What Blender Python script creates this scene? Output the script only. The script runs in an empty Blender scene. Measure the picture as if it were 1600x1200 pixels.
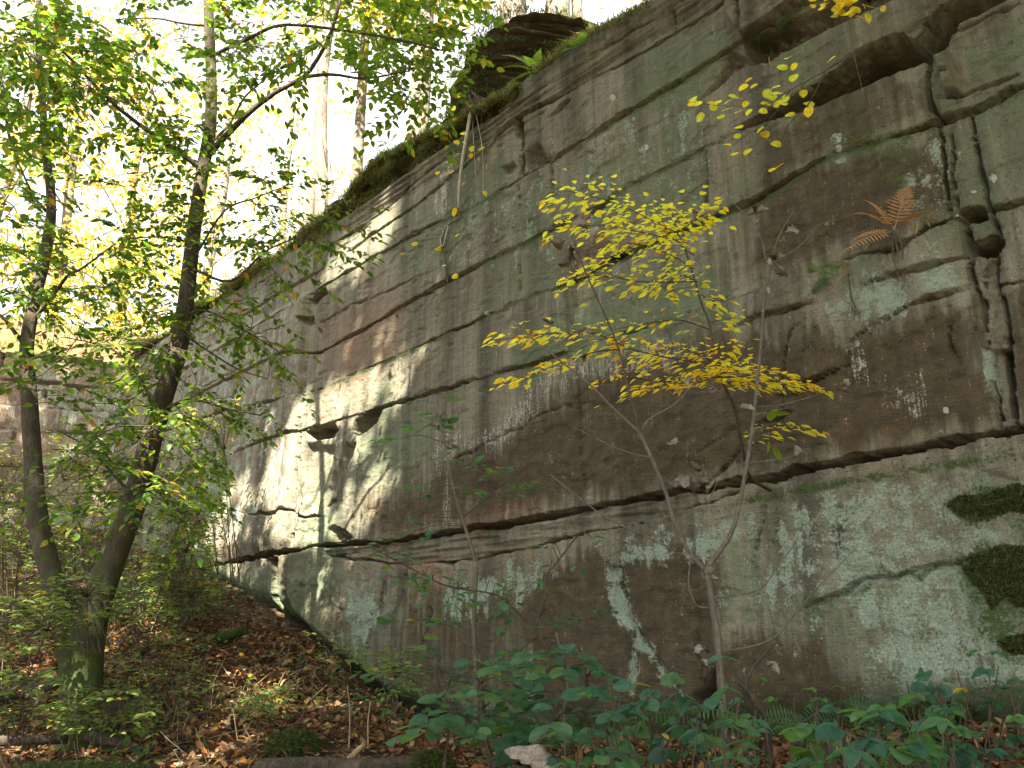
import bpy, math
import numpy as np
from mathutils import Matrix, Vector

# ------------------------------------------------------------------ camera, sky, sun, exposure
SC = bpy.context.scene
COL = SC.collection
PITCH = math.atan(405 / 1300.0)
cam = bpy.data.cameras.new('camera')
cam.lens = 36 * 1300 / 1600
cam.sensor_width = 36
cam.clip_end = 1000
camo = bpy.data.objects.new('camera', cam)
camo.rotation_euler = (math.pi / 2 + PITCH, 0, 0)
COL.objects.link(camo)
SC.camera = camo

SUN = np.array([-0.235, -1.50, 1.56])
SUN = SUN / np.linalg.norm(SUN)
world = bpy.data.worlds.new('World')
SC.world = world
world.use_nodes = True
wn = world.node_tree
wn.nodes.clear()
sky = wn.nodes.new('ShaderNodeTexSky')
sky.sky_type = 'NISHITA'
sky.sun_disc = False
sky.sun_elevation = math.asin(SUN[2])
sky.sun_rotation = math.atan2(SUN[0], SUN[1])
sky.dust_density = 2.5
sky.air_density = 1.0
bg = wn.nodes.new('ShaderNodeBackground')
bg.inputs['Strength'].default_value = 0.062
wo = wn.nodes.new('ShaderNodeOutputWorld')
stc = wn.nodes.new('ShaderNodeTexCoord')
snz = wn.nodes.new('ShaderNodeTexNoise'); snz.inputs['Scale'].default_value = 2.2; snz.inputs['Detail'].default_value = 5
wn.links.new(stc.outputs['Generated'], snz.inputs['Vector'])
smr = wn.nodes.new('ShaderNodeMapRange')
for i_, v_ in ((1, .35), (2, .65), (3, .38), (4, .78)): smr.inputs[i_].default_value = v_
wn.links.new(snz.outputs[0], smr.inputs[0])
smx = wn.nodes.new('ShaderNodeMix'); smx.data_type = 'RGBA'
smx.inputs[7].default_value = (5.3, 5.2, 4.9, 1)      # thin bright haze cloud over the blue
wn.links.new(smr.outputs[0], smx.inputs[0]); wn.links.new(sky.outputs[0], smx.inputs[6])
wn.links.new(smx.outputs[2], bg.inputs[0])
wn.links.new(bg.outputs[0], wo.inputs[0])

sl = bpy.data.lights.new('sun', 'SUN')
sl.energy = 5.0
sl.angle = math.radians(0.5)
sl.color = (1.0, 0.9, 0.74)
so = bpy.data.objects.new('sun', sl)
so.rotation_euler = Vector(SUN).to_track_quat('Z', 'Y').to_euler()
COL.objects.link(so)

SC.view_settings.view_transform = 'Standard'
SC.view_settings.look = 'None'
SC.view_settings.gamma = 1
SC.view_settings.use_curve_mapping = False
SC.view_settings.exposure = 3.2
SC.cycles.max_bounces = 6
SC.cycles.diffuse_bounces = 4
SC.cycles.transmission_bounces = 4
SC.cycles.transparent_max_bounces = 4

# ------------------------------------------------------------------ geometry of the view (tracing helpers)
RNG = np.random.default_rng(7)
F_ = 1300.0
CP, SP = math.cos(PITCH), math.sin(PITCH)
ANG = math.atan(1249 / math.hypot(F_, 405))
DV = np.array([-math.sin(ANG), math.cos(ANG), 0.0])      # along the wall, away from the camera
NV = np.array([-math.cos(ANG), -math.sin(ANG), 0.0])     # out of the wall
DW = 5.0
FW = -NV * DW

def ray(px, py):
    u = px - 800.0; v = 600.0 - py
    return np.array([u, F_ * CP - v * SP, F_ * SP + v * CP])
def P(px, py, Y):
    r = ray(px, py)
    return r * (Y / r[1])
def W(px, py, D=DW):
    r = ray(px, py)
    q = r * (D / -(r @ NV))
    return float(q @ DV), float(q[2])
def WP(px, py, out=0.0, D=DW):
    r = ray(px, py)
    return r * ((D - out) / -(r @ NV))
def project(X):
    dep = X[..., 1] * CP + X[..., 2] * SP
    up = X[..., 2] * CP - X[..., 1] * SP
    dep = np.where(dep < 0.05, 0.05, dep)
    return 800 + F_ * X[..., 0] / dep, 600 - F_ * up / dep
def wpt(s, z, h=0.0):
    s = np.asarray(s, float); z = np.asarray(z, float); h = np.asarray(h, float)
    X = FW + s[..., None] * DV + h[..., None] * NV
    X[..., 2] = z
    return X

# ------------------------------------------------------------------ noise
_tab = np.random.default_rng(3).random((256, 256))
def vnoise(x, y):
    xi = np.floor(x).astype(int); yi = np.floor(y).astype(int)
    xf = x - xi; yf = y - yi
    xf = xf * xf * (3 - 2 * xf); yf = yf * yf * (3 - 2 * yf)
    a = _tab[xi & 255, yi & 255]; b = _tab[(xi + 1) & 255, yi & 255]
    c = _tab[xi & 255, (yi + 1) & 255]; d = _tab[(xi + 1) & 255, (yi + 1) & 255]
    return (a * (1 - xf) + b * xf) * (1 - yf) + (c * (1 - xf) + d * xf) * yf
def fbm(x, y, o=4):
    x = np.asarray(x, float); y = np.asarray(y, float)
    t = 0; a = 0.5; n = 0
    for i in range(o):
        t = t + a * vnoise(x + 17.3 * i, y + 31.7 * i); n += a
        a *= 0.5; x = x * 2.03; y = y * 2.03
    return t / n
def sst(a, b, x):
    t = np.clip((x - a) / (b - a), 0, 1)
    return t * t * (3 - 2 * t)

# ------------------------------------------------------------------ object helpers
def mk(name, V, Fs, mat, parent=None, smooth=False, col=None, attrs=None):
    V = np.asarray(V, np.float32)
    if parent is not None:
        off = np.array(wloc(parent), np.float32)
        V = V - off
    if not isinstance(Fs, list): Fs = [Fs]
    Fs = [np.asarray(f, np.int32) for f in Fs if len(f)]
    me = bpy.data.meshes.new(name)
    me.vertices.add(len(V)); me.vertices.foreach_set('co', V.ravel())
    nl = sum(f.size for f in Fs); npoly = sum(len(f) for f in Fs)
    me.loops.add(nl); me.polygons.add(npoly)
    me.loops.foreach_set('vertex_index', np.concatenate([f.ravel() for f in Fs]))
    tot = np.concatenate([np.full(len(f), f.shape[1], np.int32) for f in Fs])
    st = np.concatenate([[0], np.cumsum(tot)[:-1]]).astype(np.int32)
    me.polygons.foreach_set('loop_start', st)
    try: me.polygons.foreach_set('loop_total', tot)
    except Exception: pass
    me.polygons.foreach_set('use_smooth', np.full(npoly, smooth))
    if col is not None:
        c = np.ones((len(V), 4), np.float32); c[:, :3] = col
        a = me.attributes.new('Col', 'FLOAT_COLOR', 'POINT'); a.data.foreach_set('color', c.ravel())
    for k, v in (attrs or {}).items():
        v = np.asarray(v, np.float32)
        if v.shape[1] == 3:
            a = me.attributes.new(k, 'FLOAT_VECTOR', 'POINT'); a.data.foreach_set('vector', v.ravel())
        else:
            a = me.attributes.new(k, 'FLOAT_COLOR', 'POINT'); a.data.foreach_set('color', v.ravel())
    me.update(calc_edges=True)
    me.validate()
    if mat: me.materials.append(mat)
    o = bpy.data.objects.new(name, me)
    COL.objects.link(o)
    if parent is not None: o.parent = parent
    return o
def wloc(o):
    t = np.zeros(3)
    while o is not None:
        t += np.array(o.location); o = o.parent
    return t
def tag(o, label, cat, group=None):
    o['label'] = label; o['category'] = cat
    if group: o['group'] = group
    return o
def thing(name, label, cat, loc, group=None):
    o = bpy.data.objects.new(name, None)
    o.empty_display_size = 0.1
    o.location = [float(x) for x in loc]
    COL.objects.link(o)
    return tag(o, label, cat, group)
def stuff(o): o['kind'] = 'stuff'; return o
def structure(o): o['kind'] = 'structure'; return o

def catmull(pts, n):
    pts = np.asarray(pts, float)
    if len(pts) < 3:
        t = np.linspace(0, 1, n + 1)[:, None]
        return pts[0] * (1 - t) + pts[-1] * t
    Pp = np.vstack([2 * pts[0] - pts[1], pts, 2 * pts[-1] - pts[-2]])
    out = []
    for i in range(1, len(Pp) - 2):
        p0, p1, p2, p3 = Pp[i - 1:i + 3]
        for t in np.linspace(0, 1, n, endpoint=False):
            out.append(.5 * ((2 * p1) + (-p0 + p2) * t + (2 * p0 - 5 * p1 + 4 * p2 - p3) * t * t + (-p0 + 3 * p1 - 3 * p2 + p3) * t ** 3))
    out.append(pts[-1])
    return np.array(out)

class TB:
    """collects tubes"""
    def __init__(s): s.V = []; s.F = []; s.T = []; s.n = 0
    def tube(s, pts, r0, r1, k=6, sub=4, wob=0.0, bark=0.0, rr=None):
        c = catmull(pts, sub)
        m = len(c)
        if wob: c = c + np.cumsum(RNG.normal(0, wob, (m, 3)), 0) * np.linspace(0, 1, m)[:, None] ** .5 * .5
        if rr is None: r = np.linspace(r0, r1, m)
        else: r = np.interp(np.linspace(0, 1, m), np.linspace(0, 1, len(rr)), rr)
        T = np.gradient(c, axis=0); T /= np.linalg.norm(T, axis=1)[:, None] + 1e-9
        ref = np.array([0.31, 0.2, 0.93]) if abs(T[0] @ np.array([.31, .2, .93])) < .9 else np.array([1.0, 0, 0])
        A = ref - T * (T @ ref)[:, None]; A /= np.linalg.norm(A, axis=1)[:, None]
        B = np.cross(T, A)
        th = np.arange(k) * 2 * np.pi / k
        R = r[:, None] * np.ones(k)
        if bark:
            L = np.concatenate([[0], np.cumsum(np.linalg.norm(np.diff(c, axis=0), axis=1))])
            R = R * (1 + bark * (fbm(np.cos(th)[None] * 2.5 + 9 + L[:, None] * 1.3, np.sin(th)[None] * 2.5 + L[:, None] * 2.5 + 5, 3) - .5) * 2)
        V = c[:, None] + R[..., None] * (np.cos(th)[None, :, None] * A[:, None] + np.sin(th)[None, :, None] * B[:, None])
        i = np.arange(m - 1)[:, None] * k; j = np.arange(k)[None]; j2 = (j + 1) % k
        Fq = np.stack([i + j, i + j2, i + k + j2, i + k + j], -1).reshape(-1, 4)
        s.V.append(V.reshape(-1, 3)); s.F.append(Fq + s.n)
        if k <= 12:
            s.V.append(c[-1:]); tipi = s.n + m * k
            jj = np.arange(k); b = s.n + (m - 1) * k
            s.T.append(np.stack([b + jj, b + (jj + 1) % k, np.full(k, tipi)], -1))
            s.n += m * k + 1
        else: s.n += m * k
        return c
    def build(s, name, mat, parent=None, col=None):
        return mk(name, np.vstack(s.V), [np.vstack(s.F)] + ([np.vstack(s.T)] if s.T else []), mat, parent, True, col)

# ------------------------------------------------------------------ materials
def mat(name):
    m = bpy.data.materials.new(name); m.use_nodes = True
    m.node_tree.nodes.clear()
    return m, m.node_tree.nodes, m.node_tree.links
def node(ns, t, **k):
    n = ns.new(t)
    for a, b in k.items(): setattr(n, a, b)
    return n
def rampn(ns, ls, src, stops):
    r = ns.new('ShaderNodeValToRGB')
    e = r.color_ramp.elements
    while len(e) < len(stops): e.new(0.5)
    for el, (p_, c_) in zip(e, stops):
        el.position = p_; el.color = (*c_, 1) if len(c_) == 3 else c_
    ls.new(src, r.inputs[0]); return r
def noise(ns, ls, vec, scale, detail=4, rough=0.55, sc3=None):
    if sc3 is not None:
        mp = ns.new('ShaderNodeMapping'); mp.inputs['Scale'].default_value = sc3
        ls.new(vec, mp.inputs[0]); vec = mp.outputs[0]
    n = ns.new('ShaderNodeTexNoise'); n.inputs['Scale'].default_value = scale
    n.inputs['Detail'].default_value = detail; n.inputs['Roughness'].default_value = rough
    ls.new(vec, n.inputs['Vector']); return n.outputs[0]
def math_(ns, ls, op, a, b=None, c=None, clamp=False):
    n = ns.new('ShaderNodeMath'); n.operation = op; n.use_clamp = clamp
    for i, x in enumerate((a, b, c)):
        if x is None: continue
        if isinstance(x, (int, float)): n.inputs[i].default_value = x
        else: ls.new(x, n.inputs[i])
    return n.outputs[0]
def mixc(ns, ls, fac, a, b, bt='MIX'):
    n = ns.new('ShaderNodeMix'); n.data_type = 'RGBA'; n.blend_type = bt
    for i, x in ((0, fac), (6, a), (7, b)):
        if isinstance(x, (int, float)): n.inputs[i].default_value = x
        elif isinstance(x, tuple): n.inputs[i].default_value = (*x, 1)
        else: ls.new(x, n.inputs[i])
    return n.outputs[2]
def bsdf(ns, ls, col, rough=0.85, nrm=None, spec=0.3):
    b = ns.new('ShaderNodeBsdfPrincipled')
    if isinstance(col, tuple): b.inputs['Base Color'].default_value = (*col, 1)
    else: ls.new(col, b.inputs['Base Color'])
    if isinstance(rough, (int, float)): b.inputs['Roughness'].default_value = rough
    else: ls.new(rough, b.inputs['Roughness'])
    b.inputs['Specular IOR Level'].default_value = spec
    if nrm is not None: ls.new(nrm, b.inputs['Normal'])
    return b
def out(ns, ls, sh):
    o = ns.new('ShaderNodeOutputMaterial'); ls.new(sh, o.inputs[0])
def bump(ns, ls, h, strength, dist):
    b = ns.new('ShaderNodeBump'); b.inputs['Strength'].default_value = strength; b.inputs['Distance'].default_value = dist
    ls.new(h, b.inputs['Height']); return b.outputs[0]

def rock_material(name):
    m, ns, ls = mat(name)
    at = node(ns, 'ShaderNodeAttribute', attribute_name='sz'); v = at.outputs['Vector']
    a1 = node(ns, 'ShaderNodeAttribute', attribute_name='maskA')
    a2 = node(ns, 'ShaderNodeAttribute', attribute_name='maskB')
    s1 = node(ns, 'ShaderNodeSeparateColor'); ls.new(a1.outputs['Color'], s1.inputs[0])
    s2 = node(ns, 'ShaderNodeSeparateColor'); ls.new(a2.outputs['Color'], s2.inputs[0])
    lich, brn, pnk = s1.outputs[0], s1.outputs[1], s1.outputs[2]
    grn, wht, mos = s2.outputs[0], s2.outputs[1], s2.outputs[2]
    streak = noise(ns, ls, v, 1.0, 5, .6, (16, 16, 1.1))
    streak2 = noise(ns, ls, v, 1.0, 4, .6, (60, 60, 3.5))
    big = noise(ns, ls, v, 1.3, 5, .6)
    mid = noise(ns, ls, v, 7, 6, .65)
    fine = noise(ns, ls, v, 55, 5, .7)
    grain = noise(ns, ls, v, 230, 3, .7)
    base = rampn(ns, ls, big, [(.3, (.175, .152, .105)), (.5, (.215, .205, .15)), (.7, (.26, .258, .19))]).outputs[0]
    stf = rampn(ns, ls, streak, [(.36, (.0, .0, .0)), (.64, (1, 1, 1))]).outputs[0]
    base = mixc(ns, ls, math_(ns, ls, 'MULTIPLY', stf, .75), base, (.082, .078, .054))
    base = mixc(ns, ls, math_(ns, ls, 'MULTIPLY', rampn(ns, ls, streak2, [(.5, (0, 0, 0)), (.72, (1, 1, 1))]).outputs[0], .32), base, (.27, .265, .215))
    broad = noise(ns, ls, v, 1.0, 4, .55, (3.2, 3.2, .35))
    base = mixc(ns, ls, rampn(ns, ls, broad, [(.47, (0, 0, 0)), (.64, (.8, .8, .8))]).outputs[0], base, (.06, .058, .04))
    base = mixc(ns, ls, rampn(ns, ls, broad, [(.32, (.5, .5, .5)), (.48, (0, 0, 0))]).outputs[0], base, (.25, .235, .165))
    def edge(mask, amp, soft, *noises):
        t = mask
        for nz, w in noises:
            t = math_(ns, ls, 'ADD', t, math_(ns, ls, 'MULTIPLY', math_(ns, ls, 'SUBTRACT', nz, .5), w))
        mr = ns.new('ShaderNodeMapRange'); mr.interpolation_type = 'SMOOTHSTEP'
        mr.inputs['From Min'].default_value = .5 - soft; mr.inputs['From Max'].default_value = .5 + soft
        mr.inputs['To Max'].default_value = amp
        ls.new(t, mr.inputs[0]); return mr.outputs[0]
    c = mixc(ns, ls, edge(pnk, .85, .35, (mid, .9), (streak, 1.0)), base, (.25, .155, .10))
    c = mixc(ns, ls, edge(grn, .75, .35, (streak, 1.1), (mid, .8)), c, (.115, .155, .085))
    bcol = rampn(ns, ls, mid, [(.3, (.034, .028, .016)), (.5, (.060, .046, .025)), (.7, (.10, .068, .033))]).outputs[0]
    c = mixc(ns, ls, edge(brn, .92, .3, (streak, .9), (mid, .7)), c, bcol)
    c = mixc(ns, ls, edge(lich, .86, .15, (streak, 1.1), (fine, 1.0), (mid, 1.7)), c, rampn(ns, ls, fine, [(.3, (.19, .25, .19)), (.7, (.33, .40, .32))]).outputs[0])
    c = mixc(ns, ls, edge(wht, .7, .22, (streak2, 1.5), (fine, 1.9), (mid, .8)), c, (.5, .49, .45))
    speck = rampn(ns, ls, noise(ns, ls, v, 26, 3, .6), [(.69, (0, 0, 0)), (.74, (1, 1, 1))]).outputs[0]
    c = mixc(ns, ls, math_(ns, ls, 'MULTIPLY', speck, .10), c, (.36, .37, .32))
    dk = rampn(ns, ls, noise(ns, ls, v, 90, 3, .6), [(.34, (1, 1, 1)), (.42, (0, 0, 0))]).outputs[0]
    c = mixc(ns, ls, math_(ns, ls, 'MULTIPLY', dk, .55), c, (.04, .035, .025))
    mcol = rampn(ns, ls, fine, [(.3, (.018, .032, .008)), (.7, (.06, .105, .02))]).outputs[0]
    c = mixc(ns, ls, edge(mos, .95, .15, (fine, 1.3), (mid, 1.0)), c, mcol)
    gv = rampn(ns, ls, grain, [(.3, (.6, .6, .6)), (.7, (1.38, 1.38, 1.38))]).outputs[0]
    c = mixc(ns, ls, .75, c, gv, 'MULTIPLY')
    h = math_(ns, ls, 'ADD', math_(ns, ls, 'MULTIPLY', fine, .6), math_(ns, ls, 'MULTIPLY', grain, .25))
    h = math_(ns, ls, 'ADD', h, math_(ns, ls, 'MULTIPLY', noise(ns, ls, v, 1, 4, .6, (10, 10, 70)), .55))
    pit = rampn(ns, ls, noise(ns, ls, v, 42, 4, .65), [(.30, (0, 0, 0)), (.40, (1, 1, 1))]).outputs[0]
    h = math_(ns, ls, 'ADD', h, math_(ns, ls, 'MULTIPLY', pit, .5))
    h = math_(ns, ls, 'ADD', h, math_(ns, ls, 'MULTIPLY', mid, .6))
    nb = bump(ns, ls, h, 1.0, .022)
    out(ns, ls, bsdf(ns, ls, c, .88, nb, .25).outputs[0])
    return m
M_ROCK = rock_material('sandstone')

def leaf_material(name, trans=.45, rough=.45, spec=.35):
    m, ns, ls = mat(name)
    at = node(ns, 'ShaderNodeAttribute', attribute_name='Col')
    g = node(ns, 'ShaderNodeNewGeometry')
    nz = noise(ns, ls, g.outputs['Position'], 45, 2, .5)
    f = rampn(ns, ls, nz, [(.3, (.75, .75, .75)), (.7, (1.22, 1.22, 1.22))]).outputs[0]
    c = mixc(ns, ls, 1.0, at.outputs['Color'], f, 'MULTIPLY')
    b = bsdf(ns, ls, c, rough, None, spec)
    t = node(ns, 'ShaderNodeBsdfTranslucent')
    tc = mixc(ns, ls, 1.0, c, (1.25, 1.2, .6), 'MULTIPLY')
    ls.new(tc, t.inputs[0])
    mx = node(ns, 'ShaderNodeMixShader'); mx.inputs[0].default_value = trans
    ls.new(b.outputs[0], mx.inputs[1]); ls.new(t.outputs[0], mx.inputs[2])
    out(ns, ls, mx.outputs[0])
    return m
M_LEAF = leaf_material('leaf', .6)
M_GRASS = leaf_material('grass_blade', .3, .6, .2)
M_DRY = leaf_material('dry_leaf', .12, .7, .2)

def bark_material(name, c0, c1, moss=0.0, scale=1.0):
    m, ns, ls = mat(name)
    g = node(ns, 'ShaderNodeNewGeometry'); v = g.outputs['Position']
    n1 = noise(ns, ls, v, 1, 6, .7, (28 * scale, 28 * scale, 6 * scale))
    n2 = noise(ns, ls, v, 9 * scale, 5, .6)
    n3 = noise(ns, ls, v, 70 * scale, 3, .6)
    c = rampn(ns, ls, n1, [(.3, c0), (.68, c1)]).outputs[0]
    c = mixc(ns, ls, rampn(ns, ls, n2, [(.52, (0, 0, 0)), (.7, (.6, .6, .6))]).outputs[0], c, tuple(x * 1.5 for x in c1))
    if moss:
        nn = node(ns, 'ShaderNodeSeparateXYZ'); ls.new(v, nn.inputs[0])
        hz = math_(ns, ls, 'MULTIPLY_ADD', nn.outputs[2], -.16, .28)
        f = math_(ns, ls, 'ADD', math_(ns, ls, 'ADD', n2, hz), moss - .5)
        f = rampn(ns, ls, f, [(.42, (0, 0, 0)), (.72, (.85, .85, .85))]).outputs[0]
        c = mixc(ns, ls, f, c, rampn(ns, ls, n3, [(.3, (.025, .042, .010)), (.7, (.07, .10, .02))]).outputs[0])
    h = math_(ns, ls, 'ADD', n1, math_(ns, ls, 'MULTIPLY', n3, .4))
    out(ns, ls, bsdf(ns, ls, c, .9, bump(ns, ls, h, .9, .02), .2).outputs[0])
    return m
M_BARK = bark_material('bark_mossy', (.028, .022, .015), (.075, .064, .045), .34)
M_BARKG = bark_material('bark_grey', (.07, .062, .05), (.19, .17, .14), 0, .5)
M_TWIG = bark_material('twig_bark', (.075, .066, .052), (.16, .142, .115), 0, 3)
M_TWIGD = bark_material('twig_dark', (.05, .035, .024), (.11, .085, .06), 0, 3)
M_DEAD = bark_material('dead_wood', (.025, .019, .014), (.075, .06, .045), 0, 1.5)
M_STRAW = bark_material('bare_wood', (.17, .115, .06), (.34, .25, .14), 0, 2)
M_FUNG = bark_material('fungus', (.20, .16, .125), (.46, .41, .35), 0, 4)
M_ROOT = bark_material('root', (.07, .05, .035), (.16, .12, .08), 0, 3)
M_WHITE = bark_material('bleached_root', (.30, .275, .23), (.62, .58, .50), 0, 2)

def ground_material():
    m, ns, ls = mat('forest_soil')
    g = node(ns, 'ShaderNodeNewGeometry'); v = g.outputs['Position']
    n1 = noise(ns, ls, v, 1.1, 5, .6); n2 = noise(ns, ls, v, 22, 5, .7)
    vo = node(ns, 'ShaderNodeTexVoronoi'); vo.inputs['Scale'].default_value = 16; ls.new(v, vo.inputs['Vector'])
    sc = node(ns, 'ShaderNodeSeparateColor'); ls.new(vo.outputs['Color'], sc.inputs[0])
    lit = rampn(ns, ls, sc.outputs[0], [(0, (.035, .024, .014)), (.4, (.10, .058, .03)), (.75, (.17, .10, .05)), (1, (.24, .17, .10))]).outputs[0]
    c = mixc(ns, ls, rampn(ns, ls, n2, [(.35, (0, 0, 0)), (.6, (1, 1, 1))]).outputs[0], (.03, .022, .014), lit)
    c = mixc(ns, ls, rampn(ns, ls, n1, [(.55, (0, 0, 0)), (.75, (.6, .6, .6))]).outputs[0], c, (.035, .05, .014))
    out(ns, ls, bsdf(ns, ls, c, .95, bump(ns, ls, n2, 1, .05), .15).outputs[0])
    return m
M_SOIL = ground_material()
def hill_material():
    m, ns, ls = mat('hill_soil')
    g = node(ns, 'ShaderNodeNewGeometry'); v = g.outputs['Position']
    n1 = noise(ns, ls, v, .9, 5, .65); n2 = noise(ns, ls, v, 14, 5, .7)
    c = rampn(ns, ls, n1, [(.38, (.26, .155, .10)), (.5, (.17, .10, .055)), (.62, (.07, .09, .025))]).outputs[0]
    c = mixc(ns, ls, .7, c, rampn(ns, ls, n2, [(.3, (.5, .5, .5)), (.7, (1.3, 1.3, 1.3))]).outputs[0], 'MULTIPLY')
    out(ns, ls, bsdf(ns, ls, c, .95, bump(ns, ls, n2, 1, .08), .15).outputs[0])
    return m
M_HILL = hill_material()
def moss_material():
    m, ns, ls = mat('moss')
    g = node(ns, 'ShaderNodeNewGeometry'); v = g.outputs['Position']
    n1 = noise(ns, ls, v, 9, 4, .6); n2 = noise(ns, ls, v, 120, 3, .7)
    c = rampn(ns, ls, n1, [(.3, (.022, .038, .010)), (.7, (.055, .085, .018))]).outputs[0]
    c = mixc(ns, ls, .8, c, rampn(ns, ls, n2, [(.3, (.4, .4, .4)), (.7, (1.4, 1.4, 1.4))]).outputs[0], 'MULTIPLY')
    out(ns, ls, bsdf(ns, ls, c, .95, bump(ns, ls, n2, 1, .02), .1).outputs[0])
    return m
M_MOSS = moss_material()

# ------------------------------------------------------------------ wall height field
def seg_dist(S, Z, pts, pad):
    """distance to polyline pts; returns mask indices, distance, t along (m), signed offset above"""
    pts = np.asarray(pts, float)
    lo = pts.min(0) - pad; hi = pts.max(0) + pad
    idx = np.nonzero((S > lo[0]) & (S < hi[0]) & (Z > lo[1]) & (Z < hi[1]))
    x = S[idx]; y = Z[idx]
    best = np.full(x.shape, 1e9); al = np.zeros(x.shape); L = 0
    for a, b in zip(pts[:-1], pts[1:]):
        ab = b - a; l2 = ab @ ab + 1e-12
        t = np.clip(((x - a[0]) * ab[0] + (y - a[1]) * ab[1]) / l2, 0, 1)
        dd = np.hypot(x - a[0] - t * ab[0], y - a[1] - t * ab[1])
        k = dd < best
        best = np.where(k, dd, best); al = np.where(k, L + t * math.sqrt(l2), al)
        L += math.sqrt(l2)
    return idx, best, al, L
def inside(x, y, poly):
    r = np.zeros(x.shape, bool); n = len(poly)
    for i in range(n):
        x1, y1 = poly[i]; x2, y2 = poly[(i + 1) % n]
        if y1 == y2: continue
        c = (y1 > y) != (y2 > y)
        r ^= c & (x < (x2 - x1) * (y - y1) / (y2 - y1) + x1)
    return r

class Relief:
    def __init__(s, S, Z, seed=0):
        s.S, s.Z = S, Z
        s.wx = (fbm(S * 6 + seed, Z * 6, 3) - .5); s.wz = (fbm(S * 6 + 50 + seed, Z * 6 + 9, 3) - .5)
        s.n2 = fbm(S * 7 + 5, Z * 9 + seed, 4) - .5
        s.n3 = fbm(S * 26 + 5, Z * 40 + seed, 3) - .5
        s.h = np.zeros(S.shape); s.cn = fbm(S * 9 + seed, Z * 20 + 4, 3)
    def groove(s, pts, w, depth, taper=True, amp=1.0, mod=0.0, chipw=.032):
        idx, d, al, L = seg_dist(s.S + s.wx * .05 * amp, s.Z + s.wz * .05 * amp, pts, .35)
        w = w * .62
        ww = w * (1 + 1.7 * s.n2[idx] + .35 * s.n3[idx])
        if mod: ww = ww * np.clip(1 + mod * (fbm(al * 1.7 + pts[0][1] * 13, al * 0 + 3.3, 2) - .52) * 6, .06, 1.7)
        if taper: ww = ww * np.clip(np.minimum(al, L - al) / .12, .15, 1)
        s.h[idx] -= depth * np.clip(ww / w, 0, 1) ** .5 * (1 - sst(ww * .82, ww, d))
        if chipw:
            near = 1 - sst(chipw * .3, chipw, d)
            s.h[idx] -= .016 * near * sst(.57, .59, s.cn[idx] + .06 * near)
    def step(s, pts, amt, fall):
        """upper side proud by amt, fading upward over fall"""
        idx, d, al, L = seg_dist(s.S + s.wx * .03, s.Z + s.wz * .03, pts, fall * 2.5)
        pts = np.asarray(pts); o = np.argsort(pts[:, 0])
        above = (s.Z + s.wz * .03)[idx] > np.interp((s.S + s.wx * .03)[idx], pts[o, 0], pts[o, 1])
        s.h[idx] += amt * np.exp(-d / fall) * above * np.clip(np.minimum(al, L - al) / .25, 0, 1)
    def poly(s, pts, amt, edge, amp=1.0, slope=None, rough=0.0):
        pts = [tuple(p) for p in pts]
        X = s.S + s.wx * .06 * amp; Y = s.Z + s.wz * .06 * amp
        idx, d, al, L = seg_dist(X, Y, pts + [pts[0]], .05)
        ins = inside(X[idx], Y[idx], pts)
        f = sst(0, edge, d) * ins
        a = amt * f
        if slope is not None:
            zz = np.array([p[1] for p in pts]); q = np.clip((s.Z[idx] - zz.min()) / (zz.max() - zz.min()), 0, 1)
            a = a * (slope + (1 - slope) * q)
        if rough: a = a * (1 + rough * (s.n2[idx] * 2.0 + s.n3[idx] * 1.5))
        s.h[idx] += a

def Wl(pp): return [W(*q) for q in pp]

def axis(lo, hi, f0, pts):
    return np.array(pts)
# s spacing grows with distance, z spacing constant
sv = [-2.2]
while sv[-1] < 16.6:
    sv.append(sv[-1] + (0.0112 + 0.0014 * max(0, sv[-1] - 1) if sv[-1] > .7 else .04))
sv = np.array(sv)
zv = np.arange(-1.2, 6.05, .0115)
S, Z = np.meshgrid(sv, zv, indexing='ij')
R = Relief(S, Z)

BEDS = [   # boundary, base width of the crack, depth
    ([(0, 5.30), (3.3, 5.26), (4.4, 5.33), (5.4, 5.34), (6.2, 5.28), (7.1, 5.19), (7.8, 5.06), (10, 5.1), (17, 5.1)], .022, .10),
    ([(0, 4.95), (3.1, 4.97), (3.9, 5.0), (5.3, 5.17), (5.9, 5.02), (7, 4.86), (9.4, 4.8), (17, 4.82)], .02, .07),
    ([(0, 4.45), (2.8, 4.5), (3.8, 4.46), (5.1, 4.44), (6, 4.41), (7.1, 4.47), (9.2, 4.53), (9.8, 4.41), (11.4, 4.39), (17, 4.42)], .030, .14),
    ([(0, 3.9), (1.6, 3.86), (2.9, 3.75), (3.9, 3.75), (4.3, 3.69), (5.8, 3.71), (7.6, 3.62), (9.1, 3.57), (10, 3.78), (17, 3.84)], .022, .10),
    ([(0, 3.14), (1.3, 3.09), (1.9, 3.17), (2.2, 3.22), (2.7, 3.12), (3.9, 3.14), (4.8, 3.08), (5.2, 3.12), (6.9, 3.06), (9.0, 3.06), (10.2, 3.13), (11.8, 3.3), (14.2, 3.44), (17, 3.46)], .030, .14),
    ([(0, 2.34), (1.5, 2.43), (1.66, 2.45), (1.84, 2.36), (2.1, 2.42), (2.65, 2.4), (4, 2.42), (6.1, 2.46), (7.3, 2.51), (9.3, 2.58), (10.5, 2.61), (11.7, 2.57), (13.3, 2.63), (17, 2.65)], .017, .07),
    ([(0, 1.08), (1.35, 1.10), (2.0, 1.10), (2.9, 1.06), (4.0, 1.06), (5.45, 1.02), (7.45, 1.02), (8.8, 1.09), (9.9, 1.07), (12, 1.05), (17, 1.2)], .042, .33),
]
WMOD = [.8, 1.1, .7, .9, .7, 1.1, .25]
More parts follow.
